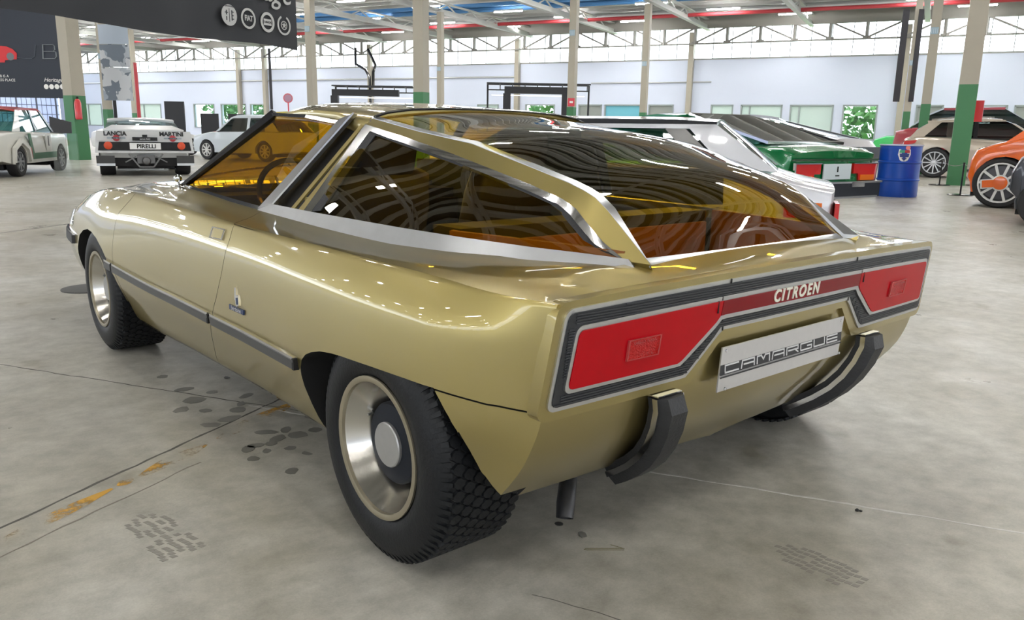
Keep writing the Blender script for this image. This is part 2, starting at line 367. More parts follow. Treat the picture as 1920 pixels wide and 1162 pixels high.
def emis_free(name, col, tr):
    """frosted pane: part diffuse, part translucent, so daylight behind it shows through"""
    if name in MATS: return MATS[name]
    m = bpy.data.materials.new(name); m.use_nodes = True; n = m.node_tree; n.nodes.clear()
    o = n.nodes.new('ShaderNodeOutputMaterial'); a = n.nodes.new('ShaderNodeBsdfTranslucent'); b = n.nodes.new('ShaderNodeBsdfDiffuse'); mx = n.nodes.new('ShaderNodeMixShader')
    a.inputs[0].default_value = col; b.inputs[0].default_value = col; mx.inputs[0].default_value = tr
    n.links.new(b.outputs[0], mx.inputs[1]); n.links.new(a.outputs[0], mx.inputs[2]); n.links.new(mx.outputs[0], o.inputs[0]); MATS[name] = m; return m
pane = {1: emis_free('frosted_pane', srgb(212, 222, 218), .40), 2: glass('clear_pane', (.92, .97, .94, 1), refl=.03), 3: glass('clear_pane', (.92, .97, .94, 1)), 4: emis_free('shaded_pane', srgb(165, 170, 166), .25), 5: emis_free('cyan_pane', srgb(140, 196, 208), .40)}
for i, (a, b, k) in enumerate(wins):
    root = empty('window_%d' % (i + 1), hall((a + b) / 2, B1, Z_L0), HROT); root['kind'] = 'structure'; w_ = b - a; h_ = Z_L1 - Z_L0
    f = MB(); t = .07
    f.box((0, .02, t / 2), (w_, .12, t)).box((0, .02, h_ - t / 2), (w_, .12, t)).box((-w_ / 2 + t / 2, .02, h_ / 2), (t, .12, h_)).box((w_ / 2 - t / 2, .02, h_ / 2), (t, .12, h_))
    if w_ > 2 and k in (1, 4): f.box((-w_ * .28, .02, h_ / 2), (t, .10, h_))
    fr = f.build('window_frame', frame_m, root)
    MB().box((0, .05, h_ / 2), (w_ - .1, .012, h_ - .1)).build('pane', pane[k], root)
# clerestory glazing bars and panes over the long wall
pane_c = glass('clerestory_pane', (.95, .98, 1, 1), refl=.02)
cl = MB(); hbox(cl, (A0 + A1) / 2, B1 + .1, Z_C0 + .03, A1 - A0, .25, .08); hbox(cl, (A0 + A1) / 2, B1 + .12, 5.65, A1 - A0, .05, .05); hbox(cl, (A0 + A1) / 2, B1 + .1, Z_C1, A1 - A0, .3, .6)
a = A0
while a < A1: hbox(cl, a, B1 + .12, (Z_C0 + 6.7) / 2, .035, .05, 6.7 - Z_C0); a += .95
struct(cl, 'trim_1', M('clerestory_bars', srgb(150, 152, 150), rough=.6))
# distant haze-blue sky pieces are left to the world
# left end wall with mullioned windows, far back and right walls with the same clerestory
we = MB(); hbox(we, A0 - .12, (B0 + B1) / 2, .55, .25, B1 - B0, 1.1); hbox(we, A0 - .12, (B0 + B1) / 2, 4.1, .25, B1 - B0, 1.5); struct(we, 'wall_left', wall_m)
mu = MB(); b = B0
while b < B1:
    hbox(mu, A0 - .05, b, 2.2, .10, .09, 2.3); b += 1.6
for z in (1.1, 1.75, 2.45, 3.3): hbox(mu, A0 - .05, (B0 + B1) / 2, z, .05, B1 - B0, .05)
b = B0
while b < B1: hbox(mu, A0 - .05, b + .4, 2.2, .03, .03, 2.3); b += .4
struct(mu, 'trim_2', M('lead_frame', (.16, .17, .20, 1), rough=.5))
gp = MB(); hbox(gp, A0 - .15, (B0 + B1) / 2, 2.2, .02, B1 - B0, 2.3); struct(gp, 'window_30', emis_free('white_curtain_pane', srgb(205, 210, 226), .5))
wr = MB(); hbox(wr, A1 + .12, (B0 + B1) / 2, 2.4, .25, B1 - B0, 4.8); struct(wr, 'wall_right', wall_m)
wb = MB(); hbox(wb, (A0 + A1) / 2, B0 - .12, 2.4, A1 - A0, .25, 4.8); struct(wb, 'wall_front', wall_m)
m = MB(); a = A0
while a < A1: hbox(m, a, B0 - .12, 4.2, .2, .2, 6.0); a += 4
hbox(m, (A0 + A1) / 2, B0 - .12, 3.4, A1 - A0, .12, .12); hbox(m, (A0 + A1) / 2, B0 - .12, 5.4, A1 - A0, .12, .12); struct(m, 'trim_21', M('clerestory_bars'))

# ---- columns on the wall and in the hall
beige = M('beige_column_paint', srgb(168, 162, 148), rough=.55, noise=.04, nscale=4)
green_c = M('green_column_paint', srgb(60, 120, 78), rough=.45, noise=.05, nscale=4)
tagblue = M('pale_blue_plate', srgb(150, 175, 190), rough=.6)
for n_, px in enumerate((451, 500, 697, 972, 1295, 1694)):
    a = wall_a(px, 150); m = MB(); hbox(m, a, B1 - .16, 3.1, .26, .26, 6.2); tag(m.build('trim_%d' % (n_ + 3), beige), kind='structure')
def column(pos, w, zg, ztop=6.2, label='', plate=None, hide=False):
    root = empty('column', (pos.x, pos.y, 0), HROT); tag(root, label, 'column', 'steel columns of the hall')
    m = MB().box((0, 0, zg / 2), (w + .006, w + .006, zg)); m.build('green_base', green_c, root)
    MB().box((0, 0, (zg + ztop) / 2), (w, w, ztop - zg)).build('shaft', beige, root)
    if plate:
        pm_ = MB().box((-w * .05, -w / 2 - .006, plate), (w * .8, .012, w * .75)); o = pm_.build('number_plate', tagblue, root)
        k = MB()
        for i in range(4): k.box((-w * .35 + w * .2 * i, -w / 2 - .014, plate), (w * .08, .006, w * .55))
        k.build('plate_print', M('faded_print', srgb(190, 205, 215), rough=.6), o)
    return root
cols_spec = [  # px, py, depth, width, green top pixel row, label, plate height
    ('c1', 146, 250, 24.9, .43, 180, 'green-based beige column with red extinguisher, leftmost', 5.0),
    ('c2', 203, 215, 36.0, .30, 205, 'slim column with a black strip beside the hanging aerial photo banner', 4.0),
    ('c3', 254, 200, 46.0, .30, 212, 'column standing behind the hanging aerial photo banner', None),
    ('c6', 586, 190, 30.0, .27, 230, 'beige column right of the black logo banner', 4.6),
    ('c7', 790, 170, 24.0, .34, 173, 'broad column rising behind the gold roof, with a pale blue number plate', 5.6),
    ('c8', 826, 190, 37.0, .24, 230, 'slim column just right of the broad one behind the roof', 3.8),
    ('c10', 1072, 190, 28.0, .25, 201, 'column carrying a small red and white sign', 4.4),
    ('c11', 1207, 190, 33.6, .25, 211, 'column behind the front of the green coupe', 3.9),
    ('c13', 1703, 190, 30.0, .24, 209, 'column flanked by two narrow black banners', 3.8),
    ('c14', 1737, 190, 25.0, .27, 195, 'column second from the right, above the champagne crossover', 4.3),
    ('c15', 1793, 330, 19.8, .40, 161, 'nearest green and beige column, right of the blue drum', None)]
CP = {}
for key, px, py, dep, w, gy, lab, plate in cols_spec:
    pos = at_d(px, py, dep); zg = at_d(px, gy, dep).z; CP[key] = (pos, w, zg); column(pos, w, zg, 6.25, lab, plate)

# ---- roof: deck, ribs, purlins, girders, wall truss, pipes
deck_m = M('roof_deck', (.07, .068, .065, 1), rough=.8, noise=.15, nscale=.6); rib_m = M('rib_steel', (.50, .50, .48, 1), rough=.6); steel = M('grey_painted_steel', (.50, .51, .50, 1), rough=.5, noise=.1, nscale=3)
m = MB(); hbox(m, (A0 + A1) / 2, (B0 + B1) / 2, Z_TOP + .1, A1 - A0 + 2, B1 - B0 + 2, .2); struct(m, 'ceiling', deck_m)
m = MB(); b = B0 + .3
while b < B1: hbox(m, (A0 + A1) / 2, b, Z_TOP - .10, A1 - A0, .22, .12); b += .62
tag(m.build('ceiling_ribs', rib_m), kind='structure')
m = MB(); b = B0 + 1.0
while b < B1: hbox(m, (A0 + A1) / 2, b, 7.0, A1 - A0, .12, .05); hbox(m, (A0 + A1) / 2, b, 7.15, A1 - A0, .03, .28); b += 1.55 if b < 26 else 1.0
tag(m.build('trim_20', M('purlin_steel', (.58, .59, .58, 1), rough=.5)), kind='structure')
ga = [A0 + 2 + 5.0 * i for i in range(21)]
for i, a in enumerate(ga):
    m = MB(); hbox(m, a, (B0 + B1) / 2, 6.30, .22, B1 - B0, .05); hbox(m, a, (B0 + B1) / 2, 6.78, .20, B1 - B0, .05)
    hbox(m, a, (B0 + B1) / 2, 6.42, .05, B1 - B0, .18)
    if A0 + 12 < a < 20:
        b = B0 + 1
        while b < B1 - 2:
            m.bar(hall(a, b, 6.33), hall(a, b + 1.1, 6.76), .05); m.bar(hall(a, b + 1.1, 6.76), hall(a, b + 2.2, 6.33), .05); b += 2.2
    tag(m.build('trim_%d' % (30 + i), steel), kind='structure')
# truss in front of the clerestory
m = MB(); hbox(m, (A0 + A1) / 2, B1 - .4, 5.62, A1 - A0, .06, .06); hbox(m, (A0 + A1) / 2, B1 - .4, 6.62, A1 - A0, .16, .55)
a = A0 + 1.2; k = 0
while a < A1 - 2:
    m.bar(hall(a, B1 - .4, 5.62), hall(a, B1 - .4, 6.4), .12); m.box(hall(a, B1 - .4, 5.66), (.36, .05, .12), rz=HROT)
    if k % 6 in (0, 1, 2): m.bar(hall(a, B1 - .4, 5.66), hall(a + 1.62, B1 - .4, 6.4), .08)
    else: m.bar(hall(a + 1.62, B1 - .4, 5.66), hall(a, B1 - .4, 6.4), .08)
    a += 1.62; k += 1
tag(m.build('trim_60', M('truss_steel', srgb(140, 138, 134), rough=.6)), kind='structure')
def pipe(name, label, b, z, r, col, a0=A0, a1=A1, cat='pipe'):
    m = MB(); m.tube([hall(a0, b, z), hall(a1, b, z)], r, 10); return tag(m.build(name, col, None, True), label, cat)
redp = M('red_pipe_paint', srgb(176, 58, 66), rough=.45); bluep = M('blue_duct_paint', srgb(70, 130, 190), rough=.5); galv = M('galvanised_steel', (.52, .54, .55, 1), rough=.4, metal=.5)
pipe('sprinkler_pipe', 'long red sprinkler pipe under the roof near the back wall', 36.5, 6.5, .085, redp)
pipe('sprinkler_pipe', 'red sprinkler pipe running closest to the camera under the roof', 20.0, 6.9, .06, redp, A0, -14)
pipe('air_duct', 'long bright blue duct highest in the roof', 34.3, 6.95, .16, bluep, -34, -2, 'duct'); pipe('air_duct', 'thinner blue duct in the second row under the roof', 32.9, 6.93, .12, bluep, -30, -8, 'duct')
pipe('air_duct', 'galvanised air duct under the roof towards the back wall', 37.6, 6.80, .14, galv, A0, A1, 'duct')
pipe('wall_pipe', 'thin grey conduit running along the white back wall, left half', B1 - .06, 4.15, .05, galv, -60, wall_a(968)); pipe('wall_pipe', 'thin grey rail on the back wall, right half', B1 - .06, 3.75, .035, galv, wall_a(1107), wall_a(1330))
pipe('red_riser_pipe', 'red vertical riser pipe at the back wall behind the aerial photo banner', B1 - .2, 3, .01, redp, -40, -39.9) if False else None
# ---- luminaires: continuous grid of fluorescent battens, one thing each
lamp_m = M('lamp_tube', (1, .98, .93, 1), emit=LAMP); hous = M('lamp_housing', (.5, .5, .5, 1), rough=.5)
def lamp_proto():
    r = empty('ceiling_light'); tag(r, 'white fluorescent batten light hanging under the roof', 'light', 'fluorescent lights under the roof')
    MB().box((0, 0, .06), (1.5, .16, .07)).build('housing', hous, r); MB().box((0, 0, .005), (1.44, .13, .04)).build('tube', lamp_m, r); return r
proto = None; rl = random.Random(11)
bb = B0 + 4.0; row = 0
while bb < B1 - 1:
    aa = A0 + 6 + (row % 3) * 2.4
    while aa < A1 - 4:
        a_, b_ = aa + rl.uniform(-.4, .4), bb
        if proto is None: proto = lamp_proto(); o = proto; ch = None
        else:
            o = proto.copy(); COL.objects.link(o)
            for c_ in LCH: d_ = c_.copy(); COL.objects.link(d_); d_.parent = o
        if row == 0 and ch is None: LCH = list(proto.children); ch = 1
        o.location = hall(a_, b_, 6.62); o.rotation_euler = (0, 0, HROT)
        aa += 7.6
    bb += 4.3 if bb < 22 else 2.6; row += 1

# ================================================================== the gold concept car (y forward, x to its right)
GC = empty('gold_concept_car')
tag(GC, 'gold metallic shooting-brake concept car with amber glass in the foreground', 'car')
ST = [-.44, -.30, -.05, .4, 1.0, 1.6, 2.2, 2.7, 3.1, 3.45, 3.80, 4.02]
_x = {
 'belt': [.545, .595, .665, .725, .745, .742, .725, .70, .66, .60, .50, .40],
 'shou': [.866, .895, .918, .93, .927, .922, .912, .90, .88, .86, .80, .60],
 'shb':  [.869, .902, .927, .941, .938, .933, .925, .918, .90, .88, .82, .62],
 'up':   [.874, .928, .968, .982, .976, .974, .978, .985, .972, .945, .87, .65],
 'mid':  [.873, .935, .985, 1.003, .992, .992, 1.002, 1.018, .995, .96, .885, .66],
 'low':  [.880, .918, .950, .965, .952, .952, .965, .98, .96, .93, .85, .63],
 'bot':  [.872, .885, .893, .90, .892, .892, .90, .90, .87, .80, .68, .52]}
_z = {
 'deck': [.783, .806, .812, .82, .82, .83, .850, .848, .812, .757, .675, .575],
 'belt': [.776, .800, .789, .785, .797, .812, .830, .826, .792, .737, .655, .56],
 'shou': [.768, .768, .779, .785, .787, .795, .806, .800, .764, .705, .625, .54],
 'shb':  [.757, .756, .766, .771, .772, .778, .788, .782, .746, .688, .610, .525],
 'up':   [.66, .66, .66, .66, .66, .66, .66, .66, .64, .60, .55, .49],
 'mid':  [.508, .49, .48, .47, .46, .46, .46, .46, .46, .46, .45, .44],
 'low':  [.40, .38, .35, .33, .32, .32, .32, .32, .32, .33, .34, .36],
 'bot':  [.25, .235, .222, .218, .215, .205, .195, .195, .20, .22, .26, .30],
 'und':  [.21, .205, .20, .20, .20, .20, .19, .19, .20, .22, .26, .30]}
ROWS = ['deck', 'belt', 'm', 'shou', 'shb', 'up', 'mid', 'low', 'bot', 'und']
SHIFT = {'deck': 0, 'belt': 0, 'm': 0, 'shou': 0, 'shb': .003, 'up': .016, 'mid': .035, 'low': .075, 'bot': .20, 'und': .235}
def body_ctrl(y):
    """the row points of the left half section at nominal station y: list of (halfwidth, y, z)"""
    P = []
    g = lambda T, k: hermite(ST, T[k], y)
    for r in ROWS:
        if r == 'deck': x, z = 0.0, g(_z, 'deck')
        elif r == 'und': x, z = 0.0, g(_z, 'und')
        elif r == 'm':
            x = (g(_x, 'belt') + g(_x, 'shou')) / 2; z = (g(_z, 'belt') + g(_z, 'shou')) / 2 - .003
        else: x, z = g(_x, r), g(_z, r)
        yy = y + .012 * (y < -.3) + SHIFT[r] * (max(0, .1 - y) / .54) ** 1.5
        P.append((x, yy, z))
    return P
SUBR = [6, 5, 5, 2, 5, 5, 5, 5, 8]
def body_col(y):
    P = body_ctrl(y); n = len(P); js = list(range(n)); out = []
    X = [p[0] for p in P]; Y = [p[1] for p in P]; Z = [p[2] for p in P]
    # arclength parameter so that the short crease rows stay crisp
    s = [0]
    for i in range(1, n): s.append(s[-1] + math.hypot(X[i] - X[i - 1], Z[i] - Z[i - 1]))
    for i in range(n - 1):
        k = SUBR[i]
        for t in range(k):
            q = s[i] + (s[i + 1] - s[i]) * t / k
            if i == 0: out.append((X[0] + (X[1] - X[0]) * t / k, Y[0], Z[0] + (Z[1] - Z[0]) * (t / k) ** 2))
            elif i == 8: out.append((X[8] + (X[9] - X[8]) * t / k, Y[8] + (Y[9] - Y[8]) * t / k, Z[8] + (Z[9] - Z[8]) * t / k))
            else: out.append((hermite(s, X, q), hermite(s, Y, q), hermite(s, Z, q)))
    out.append((X[-1], Y[-1], Z[-1]))
    return out
def side_x(y, z):
    """half width of the flank at height z, station y"""
    c = body_col(y)[sum(SUBR[:3]):]
    for a, b in zip(c, c[1:]):
        if a[2] >= z >= b[2] and a[2] > b[2]:
            t = (a[2] - z) / (a[2] - b[2]); return a[0] + (b[0] - a[0]) * t
    return c[0][0]
def SP(y, z, off=0.0, side=-1): return Vector((side * (side_x(y, z) + off), y, z))
ys = []
for a, b in zip(ST, ST[1:]):
    k = max(4, int((b - a) / .05)); ys += [a + (b - a) * t / k for t in range(k)]
ys.append(ST[-1])
cols = [body_col(y) for y in ys]; NR = len(cols[0])
V = []; Fc = []
# full ring: left side rows 0..NR-1 then the mirrored interior rows back
for c in cols:
    V += [Vector((-x, y, z)) for x, y, z in c] + [Vector((x, y, z)) for x, y, z in reversed(c[1:-1])]
RN = 2 * NR - 2
Fc = grid_faces(len(cols), RN, 0, True)
def cap(col, bulge):
    """closing face between the left and right edge of an end column"""
    NU = 22; base = len(V); c = col
    for i in range(NU + 1):
        u = -1 + 2 * i / NU
        for j in range(NR): x, y, z = c[j]; V.append(Vector((u * x, y + bulge * (1 - u * u), z)))
    return base, NU
b0, NU = cap(cols[0], -.018); Fc += grid_faces(NU + 1, NR, b0)
b1, NU = cap(cols[-1], .05); Fc += grid_faces(NU + 1, NR, b1)
body = mesh_obj('body_shell', V, Fc, None, GC)
bm = bmesh.new(); bm.from_mesh(body.data); bmesh.ops.remove_doubles(bm, verts=bm.verts, dist=.0004)
bmesh.ops.dissolve_degenerate(bm, dist=.0003, edges=bm.edges)
# close remaining open seams between the deck / underside centre lines and the caps
be = [e for e in bm.edges if e.is_boundary]
if be: bmesh.ops.holes_fill(bm, edges=be, sides=0)
bmesh.ops.recalc_face_normals(bm, faces=bm.faces); bm.to_mesh(body.data); bm.free()
body.data.materials.append(gold)
def door_cutter(poly, x0, x1, mat, s):
    # the rear cut swings forward as it crosses the sill towards the pillar foot
    n = len(poly); sl = lambda i: 1.05 if i < 2 else 0.0
    a = [Vector((s * x0, y - sl(i) * (x0 - .925), z)) for i, (y, z) in enumerate(poly)]; b = [Vector((s * x1, y + sl(i) * (.925 - x1), z)) for i, (y, z) in enumerate(poly)]
    m = MB(); m.add(a + b, [tuple(range(n)), tuple(reversed(range(n, 2 * n)))] + [t for i in range(n) for t in ((i, (i + 1) % n, n + (i + 1) % n), (i, n + (i + 1) % n, n + i))])
    return m.build('cutter', mat)
def cutter(poly, x0, x1, mat, sides=(-1, 1)):
    m = MB()
    for s in sides: m.prism([(s * x0, y, z) for y, z in poly], (s * (x1 - x0), 0, 0))
    return m.build('cutter', mat)
rear_arch = [(.49, .05), (.504, .247), (.514, .317), (.512, .371), (.50, .425), (.481, .463), (.455, .485), (.42, .500), (.369, .514), (.309, .522), (.253, .526), (.102, .531), (-.035, .534), (-.134, .534), (-.179, .477), (-.213, .419), (-.242, .344), (-.267, .293), (-.33, .15), (-.33, .05)]
front_arch = [(2.38, .05), (2.38, .26), (2.395, .34), (2.413, .415), (2.449, .455), (2.495, .49), (2.582, .535), (2.681, .570), (2.779, .588), (2.878, .592), (2.992, .575), (3.09, .54), (3.15, .47), (3.19, .36), (3.22, .05)]
boolean(body, cutter(rear_arch, 1.3, .80, black)); boolean(body, cutter(front_arch, 1.3, .80, black))
for yc, x1 in ((.125, .95), (2.72, .965)):
    m = MB()
    for s in (-1, 1): m.lathe([(.365, 0), (.365, .34)], (s * x1 if s < 0 else x1 - .34, yc, .285), (1, 0, 0), n=40)
    # keep the well below the deck
    boolean(body, m.build('cutter', black))
cab = MB(); cy = [-.30, -.2, -.05, .1, .4, .7, 1.0, 1.6, 2.15]
L = [(-(lerp([-.35, -.05, .4, 1.0, 2.2], [.575, .665, .725, .745, .725], y) - .03), y, .34) for y in cy]
cab.prism(L + [(-x, y, z) for x, y, z in reversed(L)], (0, 0, .8))
boolean(body, cab.build('cutter', leather_d))
# shut line round the rear apron (below the crease behind the wheel) and the front wing seam
apr = [(-.134, .533), (-.223, .531), (-.31, .529), (-.368, .526), (-.412, .522), (-.46, .518)]
boolean(body, cutter(apr + [(y, z - .004) for y, z in reversed(apr)], 1.2, .86, black))
# door: cut out of the shell with its own gap
d_rear = [(1.125, .95), (1.115, .7855), (1.107, .780), (1.097, .734), (1.106, .662), (1.123, .605), (1.161, .524), (1.206, .455), (1.308, .335), (1.376, .241), (1.40, .05)]
d_front = [(2.30, .05), (2.335, .24), (2.365, .30), (2.375, .397), (2.397, .467), (2.409, .515), (2.418, .612), (2.41, .71), (2.33, .775), (2.31, .80), (2.30, .95)]
D_SLANT = {0: .95, 1: .95}
dpoly = d_rear + d_front
cy_, cz_ = sum(p[0] for p in dpoly) / len(dpoly), .5
def inset(poly, d):
    out = []; n = len(poly)
    for i in range(n):
        p0, p, p1 = poly[i - 1], poly[i], poly[(i + 1) % n]
        e0 = Vector((p[0] - p0[0], p[1] - p0[1])).normalized(); e1 = Vector((p1[0] - p[0], p1[1] - p[1])).normalized()
        nn = Vector((-(e0.y + e1.y), e0.x + e1.x)); nn = nn.normalized() if nn.length > 1e-5 else Vector((0, 0))
        q = Vector(p) + nn * d
        out.append((q.x, q.y))
    return out
area = sum(a[0] * b[1] - b[0] * a[1] for a, b in zip(dpoly, dpoly[1:] + dpoly[:1]))
din = inset(dpoly, .0028 if area > 0 else -.0028)
for s in (-1, 1):
    door = bpy.data.objects.new('door', body.data.copy()); COL.objects.link(door); door.parent = GC
    boolean(door, door_cutter(din, 1.3, .62, black, s), 'INTERSECT'); resharp(door, 32)
    if s < 0: DOOR = door
    boolean(body, door_cutter(dpoly, 1.3, .60, black, s))
resharp(body, 32)

# ---- side mouldings
def moulding(y0, y1, side, name='side_moulding'):
    n = 14; yy = [y0 + (y1 - y0) * i / n for i in range(n + 1)]
    zt = lambda y: .458; m = MB()
    zc = lambda y: .456 + .03 * max(0, (y - 1.8) / .8) ** 1.5
    A = [SP(y, zc(y), -.004, side) for y in yy]; B = [SP(y, zc(y) - .030, -.004, side) for y in yy]
    m.strip(A, B, [Vector((side * .018, 0, 0))] * (n + 1))
    o = m.build(name, M('dark_grey_moulding', (.05, .052, .055, 1), rough=.35), GC, True, 30)
    c = MB(); A = [SP(y, zc(y) + .010, -.004, side) for y in yy]; B = [SP(y, zc(y) - .002, -.004, side) for y in yy]
    v2 = [Vector((side * (.010 if i < 0 else .016), 0, 0)) for i in range(n + 1)]
    c.strip(A, B, v2); c.build('bright_edge', chrome, o, True, 30)
    k = MB()
    for yv in (y0,):
        k.box(SP(yv, zc(yv) - .012, .005, side), (.018, .012, .034))
    k.build('end_cap', black, o)
for s in (-1, 1):
    moulding(.515, 1.200, s); moulding(1.222, 2.388, s); moulding(2.402, 2.50, s)

# ---- door handle, maker's badges
hm = MB(); hz = [(1.276, .762), (1.156, .764), (1.152, .729), (1.270, .724)]
P4 = [SP(y, z, .001) for y, z in hz]
cen = sum(P4, Vector()) / 4
outer = [cen + (p - cen) * 1.0 for p in P4]; inner = [cen + (p - cen) * .84 for p in P4]
hm.strip(outer + outer[:1], inner + inner[:1], Vector((-.004, 0, 0)))
h = hm.build('handle_frame', chrome, DOOR)
MB().prism(inner, (-.0015, 0, 0)).build('handle_flap', gold, DOOR)
bd = MB(); nrm = (-.008, 0, 0)
def badge_pts(pts): return [SP(y, z, .0005) for y, z in pts]
bd.prism(badge_pts([(.982, .592), (.970, .595), (.962, .556), (.976, .552)]), nrm)
bd.prism(badge_pts([(.975, .568), (.945, .574), (.938, .540), (.958, .533), (.966, .540)]), nrm)
bd.build('coachbuilder_emblem', chrome, GC)
MB().prism(badge_pts([(.963, .562), (.953, .564), (.949, .542), (.958, .540)]), (-.0095, 0, 0)).build('emblem_inlay', M('navy_enamel', (.01, .03, .10, 1), rough=.2), GC)
pl = MB().prism(badge_pts([(1.030, .530), (.907, .530), (.907, .514), (1.028, .513)]), (-.005, 0, 0)).build('name_badge', M('navy_enamel'), GC)
text_mesh('badge_lettering', 'bertone', .021, chrome, pl, frame_mat(SP(.968, .522, .0058), (0, -1, 0), (0.02, 0, 1)), extrude=.0006, bold=.0004, sx=1.2)
tag(pl, 'small dark blue name badge with silver script')

# ---- greenhouse, left side points surveyed on the tumblehome plane, mirrored to the right
def mk_sides(fn):
    for s in (-1, 1): fn(s)
def S(p, s): return Vector((-s * p[0], p[1], p[2]))      # given points have negative x; s=-1 keeps, s=1 mirrors
NOUT = Vector((-.92, 0, .39))
def N(s, k): return Vector((-s * NOUT.x * -1 if False else (NOUT.x if s < 0 else -NOUT.x), 0, NOUT.z)) * k
belt_bot = [(-0.7420, 1.3600, 0.7960), (-0.7480, 0.8540, 0.7850), (-0.7320, 0.4170, 0.7800), (-0.6922, 0.1822, 0.7767), (-0.6113, -0.0585, 0.7775), (-0.5581, -0.1866, 0.7825), (-0.5140, -0.3275, 0.7941)]
belt_top = [(-0.7253, 1.2731, 0.8307), (-0.7231, 0.8878, 0.8289), (-0.7019, 0.3964, 0.8271), (-0.6606, 0.1605, 0.8226), (-0.5978, -0.0449, 0.8164), (-0.5459, -0.1661, 0.8127), (-0.5086, -0.3025, 0.8105)]
fw_bot = [(-0.7057, 2.3101, 0.8253), (-0.7200, 2.0000, 0.8180), (-0.7320, 1.6500, 0.8060), (-0.7400, 1.3300, 0.7970)]
fw_top = [(-0.6897, 2.3011, 0.8429), (-0.7052, 2.0194, 0.8335), (-0.7216, 1.6561, 0.8235), (-0.7310, 1.3400, 0.8160)]
band_lo = [(-0.5270, 0.9041, 1.1226), (-0.5385, 0.6240, 1.0816), (-0.5444, 0.3842, 1.0421), (-0.5130, 0.0544, 0.9677), (-0.4960, -0.0540, 0.9358), (-0.4900, -0.0966, 0.9147), (-0.4947, -0.1392, 0.8854), (-0.5046, -0.2108, 0.8425), (-0.5140, -0.2963, 0.8066)]
band_up = [(-0.5150, 0.8893, 1.1447), (-0.5160, 0.6084, 1.1047), (-0.5149, 0.3249, 1.0722), (-0.4880, 0.0669, 1.0086), (-0.4740, -0.0447, 0.9792), (-0.4670, -0.0947, 0.9623), (-0.4660, -0.1348, 0.9465), (-0.4690, -0.1842, 0.9170), (-0.5010, -0.3591, 0.8067)]
win_in = [(-0.5380, 0.8557, 1.0994), (-0.5498, 0.5969, 1.0597), (-0.5537, 0.3640, 1.0215), (-0.5201, 0.0499, 0.9491), (-0.5022, -0.0414, 0.9224), (-0.4983, -0.0796, 0.9016), (-0.5037, -0.1187, 0.8767), (-0.5108, -0.1865, 0.8356), (-0.5157, -0.2651, 0.8142)]
